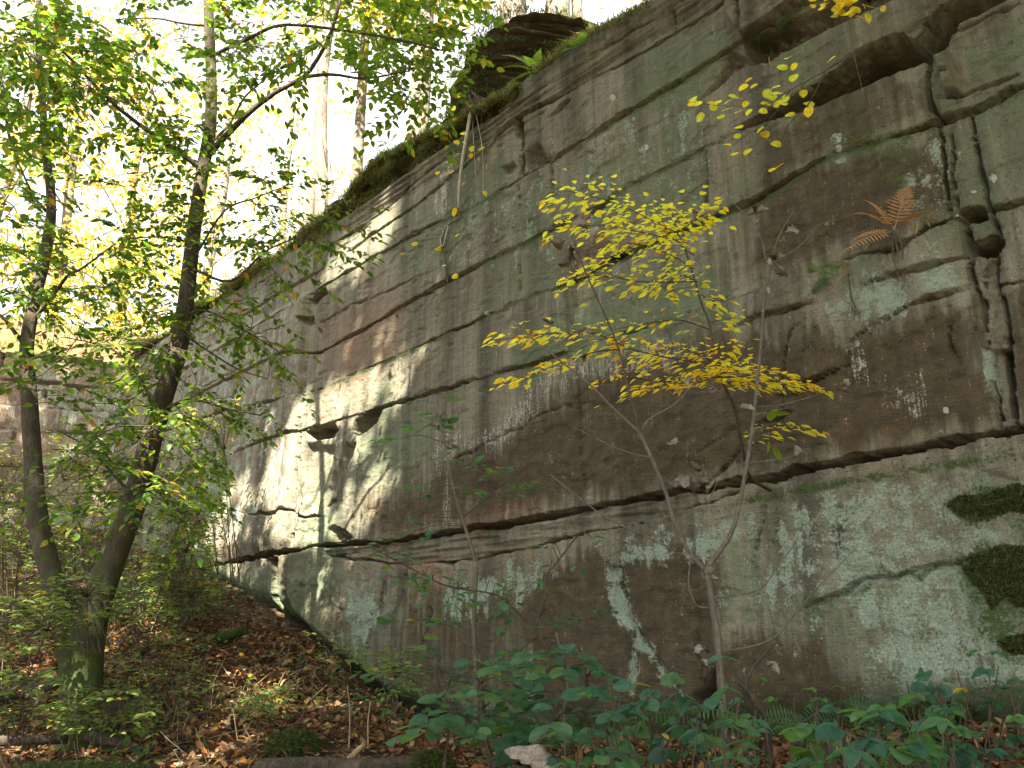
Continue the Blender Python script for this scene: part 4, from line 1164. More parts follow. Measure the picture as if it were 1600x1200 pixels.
# ------------------------------------------------------------------ moss cushions
def blades(name, base, nrm, length, width, cols, material, parent=None, sag=.3):
    n = len(base)
    sd = norm(np.cross(nrm, RNG.normal(0, 1, (n, 3))))
    tip = base + nrm * length[:, None] + RNG.normal(0, 1, (n, 3)) * (length * .3)[:, None] - np.array([0, 0, 1]) * (sag * length)[:, None]
    midp = base + nrm * (length * .6)[:, None] + RNG.normal(0, 1, (n, 3)) * (length * .1)[:, None]
    w_ = sd * width[:, None]
    V = np.stack([base - w_, base + w_, midp + w_ * .7, midp - w_ * .7, tip], 1).reshape(-1, 3)
    i = np.arange(n)[:, None] * 5
    q = (i + np.array([0, 1, 2, 3])); t_ = (i + np.array([3, 2, 4]))
    return stuff(mk(name, V, [q, t_], material, parent, False, np.repeat(cols, 5, 0)))
MOSSC = np.array([(.035, .055, .014), (.055, .08, .02), (.08, .105, .028), (.05, .042, .018)])
n = 9000
q_ = OA + RNG.uniform(.1, OL + .3, n)[:, None] * OE - RNG.uniform(-.02, 1.2, n)[:, None] * ON
q_[:, 2] = zt0 - .03 + .10 * (fbm(q_[:, 0] * 5, q_[:, 1] * 5, 3) - .4) - .22 * sst(.7, 1.0, (q_ - OA) @ OE / OL) - .10 * (1 - sst(0, .3, (q_ - OA) @ OE / OL))
blades('moss', q_, norm(np.array([0, 0, 1]) + ON * .4 + RNG.normal(0, .4, (n, 3))), RNG.uniform(.03, .11, n), .004 * np.ones(n), (MOSSC * 1.8)[RNG.integers(0, 4, n)], M_GRASS, oc, .6)
n = 14000
q_ = OA + RNG.uniform(-.1, OL + .2, n)[:, None] * OE + RNG.uniform(-.1, .06, n)[:, None] * ON; lv_ = RNG.integers(0, 7, n)
q_[:, 2] = OA[2] - .1 + lv_ * .12 + RNG.normal(0, .015, n)
q_ = q_[RNG.random(n) < sst(.42, .56, fbm(q_[:, 0] * 4 + lv_ * 5, q_[:, 2] * 3, 3))]; n = len(q_)
blades('moss', q_, norm(np.array([0, 0, .6]) + ON + RNG.normal(0, .4, (n, 3))), RNG.uniform(.02, .06, n), .005 * np.ones(n), MOSSC[RNG.integers(0, 4, n)], M_GRASS, oc, .6)
# broken slabs lying along the edge of the wall
for i in range(16):
    s_ = [6.9, 7.3, 7.7, 8.0, 8.3, 8.6, 8.9, 9.2, 9.6, 10.1, 6.5, 7.5, 8.15, 10.6, 11.2, 9.0][i] + RNG.normal(0, .05)
    slab(wall, s_, float(np.interp(s_, sv, ztop)) - .06 + RNG.uniform(-.03, .12), RNG.uniform(.3, .7), RNG.uniform(.05, .11), RNG.uniform(-.07, .06), RNG.uniform(.4, .7), 300 + i, M_ROCK)
top_moss(sb, sa - .35, zb_ - .06, .22, .8, 3000, oc2)
def moss_cushion(poly, label, thick=.035, n=5200, bl=.026):
    pa = np.array(poly, float); pts = []
    while len(pts) < n:
        q = RNG.uniform(pa.min(0), pa.max(0), (2000, 2))
        ins = inside(q[:, 0], q[:, 1], poly); q = q[ins]
        dm = np.full(len(q), 1e9)
        for a, b in zip(pa, np.roll(pa, -1, 0)):
            ab = b - a; tt_ = np.clip(((q - a) @ ab) / (ab @ ab), 0, 1); dm = np.minimum(dm, np.linalg.norm(q - a - tt_[:, None] * ab, axis=1))
        pts += [(x, y, d_) for (x, y), d_ in zip(q, dm)]
    pts = np.array(pts[:n])
    bs_ = np.array([WP(x, y, 0) for x, y, _ in pts])
    ed_ = pts[:, 2] < 14
    pts[ed_, :2] += RNG.normal(0, 15, (ed_.sum(), 2)); 
    th = thick * np.clip(pts[:, 2] / 25, .02, 1) ** .8 * (.3 + .8 * fbm(pts[:, 0] / 22, pts[:, 1] / 14, 3))
    ss = bs_ @ DV; zz = bs_[:, 2]
    si = np.clip(np.searchsorted(sv, ss), 0, len(sv) - 1); zi = np.clip(np.searchsorted(zv, zz), 0, len(zv) - 1)
    bs_ = bs_ + NV * (HW[si, zi] + th)[:, None]
    o = thing('moss_cushion', label, 'moss', bs_.mean(0) - NV * .05)
    nr = norm(NV + np.array([0, 0, .25]) + RNG.normal(0, .45, (n, 3)))
    blades('moss', bs_ - nr * .02, nr, bl * RNG.uniform(.5, 1.2, n), .006 * RNG.uniform(.6, 1.3, n), MOSSC[RNG.integers(0, 4, n)], M_GRASS, o, .5)
    # the cushion's body
    g = np.linspace(0, 1, 22); gx, gy = np.meshgrid(pa[:, 0].min() + g * np.ptp(pa[:, 0]), pa[:, 1].min() + g * np.ptp(pa[:, 1]), indexing='ij')
    ins = inside(gx.ravel(), gy.ravel(), poly).reshape(gx.shape)
    dm = np.full(gx.size, 1e9); q = np.stack([gx.ravel(), gy.ravel()], 1)
    for a, b in zip(pa, np.roll(pa, -1, 0)):
        ab = b - a; tt_ = np.clip(((q - a) @ ab) / (ab @ ab), 0, 1); dm = np.minimum(dm, np.linalg.norm(q - a - tt_[:, None] * ab, axis=1))
    th = (thick * np.clip(dm / 25, 0, 1) ** .8 * (.3 + .8 * fbm(q[:, 0] / 22, q[:, 1] / 14, 3)) * ins.ravel() - .012 - .03 * (~ins.ravel()))
    V = np.array([WP(x, y, 0) for x, y in q]); ss = V @ DV
    si = np.clip(np.searchsorted(sv, ss), 0, len(sv) - 1); zi = np.clip(np.searchsorted(zv, V[:, 2]), 0, len(zv) - 1)
    V = V + NV * (HW[si, zi] + th)[:, None]
    vi = np.arange(q.shape[0]).reshape(gx.shape)
    f = np.stack([vi[:-1, :-1], vi[1:, :-1], vi[1:, 1:], vi[:-1, 1:]], -1)
    kf = ins[:-1, :-1] | ins[1:, 1:] | ins[1:, :-1] | ins[:-1, 1:]
    mk('cushion', V, f[kf], M_MOSS, o, True)
moss_cushion([(1477, 785), (1500, 773), (1540, 768), (1590, 752), (1625, 765), (1625, 800), (1570, 802), (1545, 815), (1515, 812), (1490, 800)], 'dark moss cushion high on the lower wall at the right edge')
moss_cushion([(1497, 882), (1520, 868), (1560, 850), (1625, 850), (1625, 945), (1590, 948), (1570, 930), (1550, 955), (1535, 925), (1515, 905)], 'large dark moss cushion below the upper one at the right edge', .045, 7000)
moss_cushion([(1553, 1000), (1575, 992), (1625, 985), (1625, 1018), (1580, 1020)], 'small brownish moss patch lowest of the three at the right edge', .05, 1800)
moss_cushion([(1380, 1110), (1440, 1095), (1500, 1100), (1500, 1130), (1390, 1135)], 'low moss patch at the wall foot behind the brambles', .06, 2500)
moss_cushion([(950, 402), (965, 394), (1000, 390), (985, 402), (960, 410)], 'bright moss tuft on the crack behind the yellow leaves', .05, 1200)

# ------------------------------------------------------------------ grass and moss along the wall top
n = 70000
ss = RNG.uniform(3.6, 16.5, n); bb = RNG.exponential(.30, n) - .04
prob = np.interp(ss, [3.6, 5.5, 6, 9, 16], [.35, .5, 1, 1, .8]) * sst(.30, .5, fbm(ss * 1.7, bb * 2, 3))
kk = RNG.random(n) < prob; ss, bb = ss[kk], bb[kk]; n = len(ss)
zz = hill_z_main(ss, np.maximum(bb, 0)) - .01 - .08 * (bb < .05)
base_ = wpt(ss, zz, -bb + .06)
nh = 16000
sh_ = RNG.uniform(5.4, 12.5, nh); zt_ = np.interp(sh_, sv, ztop); zh_ = zt_ - np.abs(RNG.normal(0, .16, nh)) * np.interp(sh_, [5.4, 6.5, 8.8, 10, 12.5], [.5, 1, 1, .5, .4])
kh = RNG.random(nh) < sst(.42, .6, fbm(sh_ * 2.3 + 7, zh_ * 5, 3)); sh_, zh_ = sh_[kh], zh_[kh]
hh_ = HW[np.clip(np.searchsorted(sv, sh_), 0, len(sv) - 1), np.clip(np.searchsorted(zv, zh_), 0, len(zv) - 1)]
bh_ = wpt(sh_, zh_, hh_ - .01)
GC = np.array([(.10, .15, .03), (.15, .20, .04), (.20, .20, .06), (.28, .23, .11), (.06, .10, .02)])
lng = RNG.uniform(.05, .20, n) * np.interp(ss, [5, 7, 10], [.6, .9, 1.1])
blades('grass', base_, norm(np.array([0, 0, 1]) + NV * .25 + RNG.normal(0, .4, (n, 3))), lng, .004 * np.ones(n), GC[RNG.integers(0, 5, n)], M_GRASS, None, .55)
nh = len(bh_)
blades('hanging_grass', bh_, norm(NV * .8 + np.array([0, 0, .35]) + RNG.normal(0, .4, (nh, 3))), RNG.uniform(.05, .17, nh), .004 * np.ones(nh), GC[RNG.integers(0, 5, nh)], M_GRASS, None, .9)
# grass and weeds on the bank above the back wall
n = 9000
ee = RNG.uniform(-2, 9, n); bb = RNG.uniform(0, 7, n); kk = RNG.random(n) < sst(.42, .6, fbm(ee * .8 + 4, bb * .8, 3)); ee, bb = ee[kk], bb[kk]; n = len(ee)
base_ = CRN + ee[:, None] * EB - bb[:, None] * NB; base_[:, 2] = hill_z_back(ee, bb) - .02
blades('grass', base_, norm(np.array([0, 0, 1]) + RNG.normal(0, .4, (n, 3))), RNG.uniform(.1, .35, n), .012 * np.ones(n), GC[RNG.integers(0, 5, n)], M_GRASS, None, .5)

# ------------------------------------------------------------------ ferns
def frond_mesh(length, col, seed, np_=16, width=.32, curl=.5):
    rs = np.random.default_rng(seed)
    V = []; Fq = []; t_ = np.linspace(0, 1, np_ + 2)
    ang = curl * t_ * 1.6
    y = np.cumsum(np.cos(ang)) * length / (np_ + 2); z = np.cumsum(-np.sin(ang)) * length / (np_ + 2)
    for i in range(np_ + 1):
        b = len(V); w_ = .006 * length * 2
        V += [(-w_, y[i], z[i]), (w_, y[i], z[i]), (w_ * .8, y[i + 1], z[i + 1]), (-w_ * .8, y[i + 1], z[i + 1])]; Fq.append((b, b + 1, b + 2, b + 3))
        if i < 2: continue
        l_ = width * length * math.sin(math.pi * min(.98, (.12 + .88 * i / np_)) ** .8) * rs.uniform(.85, 1.1)
        hw = length / np_ * .27
        for sg in (-1, 1):
            b = len(V); fw = .22 * l_; dz = -.12 * l_ * rs.uniform(.5, 1.6)
            V += [(0, y[i] - hw * .4, z[i]), (sg * l_ * .5, y[i] + fw * .5 - hw, z[i] + dz * .3), (sg * l_, y[i] + fw, z[i] + dz), (sg * l_ * .5, y[i] + fw * .5 + hw, z[i] + dz * .35), (0, y[i] + hw * .7, z[i])]
            Fq += [(b, b + 1, b + 3, b + 4), (b + 1, b + 2, b + 3, b + 3)]
    V = np.array(V); Fl = [f for f in Fq if len(set(f)) == 4]; Ft = [f[:3] for f in Fq if len(set(f)) == 3]
    return V, [np.array(Fl), np.array(Ft)], np.tile(np.array(col), (len(V), 1))
def fern(base, dirs, length, col, label, matl=None, seedb=0, roots=None, name='fern', face=.9):
    o = thing(name, label, 'fern', base)
    for i, d_ in enumerate(dirs):
        V, Fs, cl = frond_mesh(length * RNG.uniform(.75, 1.1), np.array(col) * RNG.uniform(.7, 1.3), seedb + i, 15, .24, RNG.uniform(.4, .9))
        Rm = leaf_rot(np.array([d_]), np.array([[0, -face, 1.0]]) + RNG.normal(0, .25, (1, 3)))[0]
        mk('frond', V @ Rm.T + np.array(base), Fs, matl or M_LEAF, o, False, cl)
    for r_ in roots or []:
        w = TB(); w.tube(r_, .004, .0015, 4, 4, .003); w.build('root', M_ROOT, o)
    return o
def wdirs(lst): return [DV * a + NV * b + np.array([0, 0, c]) for a, b, c in lst]
GF = (.09, .19, .04)
fb = WP(1397, 362, .06)
fern(fb, wdirs([(.35, .3, 1), (-.55, .4, .9), (.9, .4, .45), (1, .4, .0), (.5, .7, -.1), (-.9, .4, .5), (.05, .3, 1)]), .36, (.30, .17, .075), 'withered brown fern hanging from the wall with trailing roots', M_DRY, 10,
     [[fb, fb + np.array([0, 0, -.12]) + RNG.normal(0, .02, 3), fb + np.array([0, 0, -.32 + RNG.uniform(-.08, .08)]) + RNG.normal(0, .035, 3)] for _ in range(12)])
fb = WP(1300, 432, .04)
fern(fb, wdirs([(.9, .4, .1), (.3, .6, .5), (-.4, .5, .4), (.9, .4, -.3), (-.2, .7, .0)]), .22, GF, 'fresh green fern left of the withered one on the wall', None, 30)
fb = WP(1325, 425, .05)
fern(fb, wdirs([(-.3, .5, .4), (.4, .5, .4), (.1, .8, -.2)]), .15, (.36, .25, .12), 'small straw coloured dead fern with brown roots below the crack', M_DRY, 40,
     [[fb, fb + np.array([0, 0, -.15]), fb + np.array([0, 0, -.34]) + RNG.normal(0, .03, 3)] for _ in range(7)])
fern(WP(1268, 541, .03), wdirs([(-.6, .6, .1), (.8, .5, .1), (.1, .8, .3)]), .10, GF, 'tiny green fern alone on the brown wall', None, 50)
fern(WP(1340, 222, .05), wdirs([(-.9, .4, .3), (.6, .5, .5), (.1, .6, .6), (-.3, .8, .1)]), .17, GF, 'green fern in the mossy crack near the top right', None, 60)
fern(WP(1436, 345, .05), wdirs([(-.6, .6, -.1), (-.9, .4, .2), (-.2, .8, -.5)]), .16, (.42, .34, .12), 'yellowing fern right of the withered one', M_DRY, 70)
fern(WP(835, 110, .0), wdirs([(-.8, .5, .6), (.6, .5, .6), (0, .8, .5), (.9, .3, .2), (-.5, .8, .2)]), .36, (.16, .25, .05), 'green fern on the ledge under the outcrop', None, 80)
for i, (x_, y_, lb) in enumerate(((735, 120, 'yellow green fern at the dark left end of the outcrop'), (700, 148, 'fern on the lower block nearest the hanging root'), (672, 165, 'fern in the middle of the lower mossy block'), (690, 210, 'bluish green fern under the lower block'))):
    fern(WP(x_, y_, -.2), wdirs([(-.8, .5, .6), (.7, .6, .4), (.2, .9, .4), (.9, .3, -.1), (-.3, .9, 0)]), .40 if i < 3 else .28, (.20, .29, .05) if i < 3 else (.07, .17, .07), lb, None, 90 + 10 * i)

for i, (x_, y_, lb) in enumerate(((612, 226, 'small fern on the grassy rim below the stout trunk'), (562, 262, 'low fern on the rim beside the faint pale trunk'), (455, 362, 'drooping fern at the far grassy end of the rim'), (905, 75, 'little fern on the rim right under the outcrop top'))):
    fern(WP(x_, y_, .05), wdirs([(-.8, .5, .5), (.7, .6, .3), (.2, .9, .4), (-.3, .9, 0)]), .30, (.15, .25, .05), lb, None, 140 + 10 * i)

# ------------------------------------------------------------------ hanging roots and vines on the wall
hv = thing('hanging_root', 'long bleached root hanging down the wall below the fern block', 'root', WP(735, 175, .05))
w = TB(); w.tube([WP(x, y, o) for x, y, o in ((736, 165, .05), (733, 190, .12), (724, 235, .14), (718, 280, .12), (716, 325, .08))], .022, .014, 7, 5, .004); w.build('main_root', M_WHITE, hv)
for pl, r_, mt in (([(716, 325), (718, 340), (700, 352), (690, 375), (693, 400), (697, 440), (690, 460)], .010, M_ROOT), ([(700, 352), (692, 385), (688, 372)], .008, M_WHITE), ([(690, 372), (650, 376), (640, 380)], .006, M_ROOT),
                   ([(738, 190), (741, 240), (744, 290)], .004, M_WHITE), ([(744, 180), (752, 220), (755, 260), (755, 300)], .005, M_WHITE), ([(697, 440), (694, 420), (680, 460), (665, 490)], .004, M_ROOT), ([(690, 250), (706, 290), (695, 320), (712, 340)], .004, M_ROOT)):
    w = TB(); w.tube([WP(x, y, .05) for x, y in pl], r_, r_ * .5, 5, 5, .004); w.build('rootlet', mt, hv)
w = TB()
for i in range(40):
    q = WP(736 + RNG.normal(0, 8), 158 + RNG.normal(0, 8), .05); e = WP(736 + RNG.normal(0, 18), 182 + RNG.normal(0, 14), .14)
    w.tube([q, (q + e) / 2 + RNG.normal(0, .03, 3), e], .005, .002, 3, 2)
stuff(w.build('root_mat', M_ROOT, hv))
L = Leaves()
for (x_, y_) in ((702, 205), (730, 210), (742, 165), (714, 188), (718, 225), (730, 222), (738, 228), (755, 233), (722, 150), (692, 215), (686, 212), (735, 240), (728, 285), (713, 325), (720, 365), (690, 385), (680, 388), (697, 415), (708, 430), (720, 240), (711, 172), (668, 260), (685, 268), (755, 298), (760, 265), (706, 270), (628, 398), (650, 384)):
    L.add(WP(x_, y_, .07), norm(RNG.normal(0, 1, 3) * [1, 1, .4] + NV * .5), norm(np.array([0, 0, 1]) + NV * .8 + RNG.normal(0, .3, 3)), .075 * RNG.uniform(.8, 1.3), int(RNG.choice([0, 1, 2, 3, 4])))
L.put(hv, GOLD, T_ROUND, 'vine')

yv = thing('hanging_twig', 'twig of round yellow leaves hanging in front of the upper right wall', 'twig', WP(1330, 85, .4))
w = TB()
for pl in ([(1330, 82), (1290, 110), (1235, 140), (1190, 165), (1130, 165), (1085, 160)], [(1235, 140), (1200, 190), (1160, 215), (1145, 228)], [(1290, 110), (1265, 160), (1230, 200), (1210, 265), (1222, 285)]):
    w.tube([WP(x, y, .45) for x, y in pl], .004, .002, 4, 4, .003)
w.build('stem', M_TWIGD, yv)
L = Leaves()
for (x_, y_) in ((1244, 98), (1229, 109), (1242, 116), (1176, 122), (1169, 132), (1184, 131), (1195, 140), (1219, 135), (1228, 148), (1207, 148), (1255, 140), (1138, 149), (1151, 153), (1168, 158), (1205, 150), (1233, 153), (1188, 162), (1083, 159), (1090, 162), (1098, 160), (1112, 162), (1122, 162), (1133, 163), (1143, 170), (1158, 172), (1174, 170), (1216, 168), (1227, 165), (1258, 160), (1265, 166), (1241, 180), (1129, 185), (1101, 178), (1159, 200), (1194, 197), (1192, 206), (1155, 216), (1142, 228), (1206, 222), (1225, 255), (1203, 269), (1148, 178), (1186, 172), (1120, 172), (1144, 244), (1174, 232), (1230, 92), (1202, 88), (1306, 88)):
    L.add(WP(x_, y_, .45 + RNG.normal(0, .05)), norm(RNG.normal(0, 1, 3) * [1, 1, .3]), norm(np.array([0, 0, 1]) + RNG.normal(0, .25, 3) + NV * .25), .070 * RNG.uniform(.8, 1.15), int(RNG.choice([0, 1, 2, 2, 0, 3])))
L.put(yv, GOLD, T_ROUND, 'twig')
tl = thing('hanging_twig', 'little yellow leaved twig dangling from the top edge above the overhang', 'twig', WP(1320, -8, .3))
w = TB(); w.tube([WP(1320, -8, .3), WP(1330, 60, .3), WP(1345, 130, .25), WP(1368, 215, .1)], .004, .002, 4, 4); w.build('stem', M_TWIG, tl)
L = Leaves()
for i in range(34): L.add(WP(1325 + RNG.normal(0, 22), 10 + RNG.normal(0, 8), .32), norm(RNG.normal(0, 1, 3)), norm(np.array([0, 0, 1]) + RNG.normal(0, .5, 3)), .06 * RNG.uniform(.7, 1.3), int(RNG.choice([0, 1, 1, 3])))
L.put(tl, GOLD, T_ROUND, 'twig')

# ------------------------------------------------------------------ yellow beech sapling growing from the long crack
yb0 = WP(1203, 766, .02)
yb = thing('yellow_sapling', 'young tree with layered bright yellow leaves leaning from the long crack', 'sapling', yb0)
def BP(x, y, Y): return P(x, y, Y)
stem = [yb0] + [BP(*q) for q in ((1172, 745, 4.95), (1160, 700, 4.7), (1148, 640, 4.55), (1125, 590, 4.45), (1117, 569, 4.4), (1110, 512, 4.4), (1095, 471, 4.4), (1080, 419, 4.35), (1061, 366, 4.3), (1050, 335, 4.3))]
w = TB(); w.tube(stem, .011, .0028, 7, 5); w.build('stem', M_TWIGD, yb)
L = Leaves()
SPR = [  # branch polyline px, depth start/end, leaves, palette weights
    ([(1075, 372), (1030, 350), (980, 325), (930, 308), (850, 292)], 4.35, 4.0, 62, [5, 2, 5, .5, 0, 0], 14),
    ([(1061, 366), (1090, 340), (1130, 318)], 4.3, 4.2, 22, [5, 2, 4, .5, .2, 0], 9),
    ([(1075, 380), (1010, 365), (940, 352), (848, 360)], 4.35, 4.05, 50, [5, 2, 4, .5, .3, 0], 12),
    ([(1085, 420), (1040, 395), (980, 380), (960, 400), (928, 405)], 4.4, 4.1, 40, [5, 2, 5, .3, 0, 0], 14),
    ([(1090, 440), (1000, 440), (940, 430), (872, 440)], 4.4, 4.1, 44, [5, 3, 4, .5, .3, .2], 9),
    ([(1085, 400), (1060, 380), (1040, 350), (1110, 345)], 4.35, 4.3, 26, [5, 2, 5, .3, 0, 0], 13),
    ([(1090, 440), (1060, 430), (1040, 455), (1110, 440)], 4.4, 4.3, 20, [4, 2, 5, .2, 0, 0], 10),
    ([(1095, 460), (1110, 468), (1135, 472)], 4.4, 4.35, 10, [5, 2, 4, .3, 0, 0], 6),
    ([(1108, 505), (1130, 498), (1150, 497)], 4.4, 4.35, 8, [5, 2, 4, .3, 0, 0], 5),
    ([(1110, 515), (1060, 500), (1010, 505), (960, 515)], 4.4, 4.2, 12, [4, 3, 2, 2, 1, 0], 5),
    ([(1117, 569), (1050, 560), (985, 545), (925, 520), (850, 522), (768, 532)], 4.4, 3.7, 74, [3, 6, .5, 2.2, .8, .2], 12),
    ([(985, 545), (930, 550), (870, 570), (830, 585), (788, 600)], 4.1, 3.75, 34, [3, 6, .5, 2.2, .6, .1], 9),
    ([(1117, 569), (1090, 552), (1050, 545), (1015, 552)], 4.4, 4.2, 22, [3, 5, .5, 2, .4, .1], 6),
    ([(1120, 580), (1140, 545), (1175, 542)], 4.4, 4.35, 10, [3, 5, .5, 2, .4, .1], 5),
    ([(1125, 590), (1080, 598), (1030, 604), (985, 611)], 4.45, 4.1, 46, [3, 6, .5, 1.6, .4, .1], 8),
    ([(1125, 590), (1150, 575), (1120, 575), (1080, 582)], 4.45, 4.2, 44, [3, 6, .5, 1.6, .3, .1], 9),
    ([(1130, 600), (1190, 596), (1240, 600), (1292, 610)], 4.5, 4.2, 48, [3, 6, .4, 2, .7, .2], 8),
    ([(1100, 590), (1140, 590), (1180, 585), (1200, 578)], 4.3, 4.1, 30, [3, 6, .5, 1.6, .3, 0], 9),
    ([(1160, 690), (1200, 672), (1240, 668), (1278, 678)], 4.7, 4.4, 20, [3, 6, .4, 1, .2, 0], 6),
    ([(1040, 595), (960, 590), (940, 600)], 4.1, 4.0, 10, [2, 5, .3, 3, .3, 0], 6),
]
for pl, y0, y1, nl, pw, jt in SPR:
    pts = np.array([P(x, y, yy) for (x, y), yy in zip(pl, np.linspace(y0, y1, len(pl)))])
    w = TB(); c = w.tube(pts, .0045, .0018, 4, 4); w.build('branch', M_TWIGD, yb)
    m = len(c)
    for i in range(int(nl * 2.5)):
        u = RNG.uniform(.12, 1); k = min(m - 2, int(u * (m - 1)))
        tdir = norm(c[k + 1] - c[k]) * [1, 1, .4]
        side = norm(np.cross(tdir, [0, 0, 1.0]))
        sg = RNG.choice([-1, 1])
        off = side * sg * abs(RNG.normal(0, .10)) + tdir * RNG.normal(0, .03) + np.array([0, 0, RNG.normal(0, .0016 * jt)])
        ld = norm(tdir * .6 + side * sg * RNG.uniform(.2, 1) + RNG.normal(0, .2, 3) * [1, 1, .6] - [0, 0, .12])
        L.add(c[k] + off, ld, norm(np.array([0, -.06, 1]) + RNG.normal(0, .22, 3)), 0.056 * RNG.uniform(.65, 1.15), int(RNG.choice(6, p=np.array(pw) / sum(pw))))
L.put(yb, GOLD, T_BEECH, 'gold', maxparts=300)
# green leaves low on the stem
L = Leaves()
for (x_, y_) in ((1210, 642), (1233, 645), (1222, 640), (1195, 645), (1208, 700), (1200, 690)):
    L.add(P(x_, y_, 4.6), norm(RNG.normal(0, 1, 3) - [0, 0, .5]), norm(np.array([0, -.6, 1])), .08, 3)
L.put(yb, GREENS, T_ROUND, 'lowgreen')

# ------------------------------------------------------------------ bare sapling in front
def curled(seed):
    """a dry leaf rolled in along its length, with a torn wavy rim"""
    rs = np.random.default_rng(seed); u = np.linspace(-1, 1, 9); v = np.linspace(0, 1, 13)
    U, Vv = np.meshgrid(u, v, indexing='ij')
    wd = np.sin(np.pi * np.clip(Vv, 0.02, .99)) ** .9 * .40 * (1 + .5 * (fbm(Vv * 7 + seed, U * 0 + np.sign(U) * 3, 2) - .5))
    roll = rs.uniform(1.0, 1.9) * (1 + .4 * rs.normal() * (Vv - .5))
    a = U * roll; r_ = wd / roll
    x = r_ * np.sin(a); z = r_ * (1 - np.cos(a))
    bend = rs.uniform(.6, 1.5); y = np.sin(Vv * bend) / bend; z = z + (1 - np.cos(Vv * bend)) / bend * rs.choice([-1, 1]) * .8
    tw_ = rs.normal(0, .7) * Vv; x, z = x * np.cos(tw_) - z * np.sin(tw_), x * np.sin(tw_) + z * np.cos(tw_)
    k = np.abs(U) ** 2
    x = x + .16 * k * (fbm(U * 2 + seed, Vv * 9, 2) - .5); z = z + .34 * k * (fbm(U * 2 + seed + 9, Vv * 9 + 3, 2) - .5)
    i = np.arange(117).reshape(9, 13)
    return np.stack([x, y, z], -1).reshape(-1, 3), np.stack([i[:-1, :-1], i[1:, :-1], i[1:, 1:], i[:-1, 1:]], -1).reshape(-1, 4)
CURL = [curled(s) for s in (1, 5, 8, 13)]
DEADC = [(.13, .11, .09), (.17, .145, .12), (.07, .052, .04), (.20, .18, .155)]
SY = 3.45
bsap = thing('bare_sapling', 'slender forked sapling bare except for grey curled dead leaves', 'sapling', P(1132, 1170, SY))
def stick(pl, r0, r1, k=7, name='branch', mt=None, par=None, Y=SY):
    w = TB(); w.tube([P(q[0], q[1], q[2] if len(q) > 2 else Y) for q in pl], r0, r1, k, 5, .0008); return w.build(name, mt or M_TWIG, par)
m_ = SY / F_ * .8
stick([(1134, 1200), (1132, 1150), (1126, 1070), (1120, 990), (1110, 930), (1104, 890)], 8.5 * m_, 5.8 * m_, 8, 'trunk', M_TWIG, bsap)
BR = [
    ([(1104, 892), (1078, 865), (1055, 820), (1040, 770), (1020, 720), (1000, 676)], 5.2, 3.4),
    ([(1000, 676), (985, 620), (965, 540), (940, 480), (915, 425), (897, 378)], 3.2, 1.6),
    ([(1000, 676), (960, 640), (920, 600), (870, 560), (830, 528), (805, 498), (802, 470)], 3.0, 1.3),
    ([(1000, 676), (1015, 655), (1050, 635), (1072, 615), (1092, 592)], 2.6, 1.2),
    ([(1104, 888), (1125, 860), (1145, 825), (1160, 760), (1172, 690), (1180, 620), (1188, 540), (1194, 460), (1205, 410)], 5.0, 2.6),
    ([(1205, 410), (1215, 375), (1228, 350), (1243, 325)], 2.0, 1.0),
    ([(1196, 405), (1190, 375), (1170, 340), (1138, 314)], 1.8, 1.0),
    ([(1210, 410), (1245, 388), (1268, 365), (1278, 353), (1296, 346)], 1.6, .8),
    ([(1055, 860), (1010, 838), (950, 810), (915, 785), (885, 762), (858, 740)], 2.2, 1.0),
    ([(1018, 715), (985, 708), (950, 695), (925, 682), (897, 668)], 1.8, .8),
    ([(1162, 724), (1200, 720), (1235, 714), (1265, 700)], 1.6, .8),
    ([(1176, 636), (1215, 634), (1250, 625), (1292, 612)], 1.6, .8),
    ([(1112, 934), (1150, 930), (1190, 918), (1215, 885), (1248, 840)], 2.0, .9),
    ([(1122, 1018), (1165, 1012), (1210, 995), (1245, 955), (1280, 915), (1338, 855)], 2.4, .9),
    ([(1108, 950), (1088, 945), (1076, 915), (1078, 880), (1088, 830), (1105, 790), (1122, 750)], 2.0, .9),
    ([(1185, 560), (1200, 540), (1215, 520), (1228, 512)], 1.0, .6),
]
for pl, r0, r1 in BR: stick(pl, r0 * m_, r1 * m_, 6, 'branch', M_TWIG if r0 != 3.2 else M_TWIGD, bsap)
_cm = {}
def dead_leaf(par, p, size, ci, vi):
    key = (vi, ci)
    if key not in _cm:
        V, Fq = CURL[vi]; o = mk('dead_leaf', V, Fq, M_DRY, None, True, np.tile(np.array(DEADC[ci]), (len(V), 1))); _cm[key] = o.data; bpy.data.objects.remove(o)
    ob = bpy.data.objects.new('dead_leaf', _cm[key])
    Rm = leaf_rot(norm(np.array([RNG.normal(0, 1), RNG.normal(0, 1), RNG.normal(-.3, .5)]))[None], norm(RNG.normal(0, 1, 3))[None])[0]
    M4 = np.eye(4); M4[:3, :3] = Rm * size; M4[:3, 3] = p - wloc(par)
    COL.objects.link(ob); ob.parent = par; ob.matrix_local = Matrix(M4.tolist())
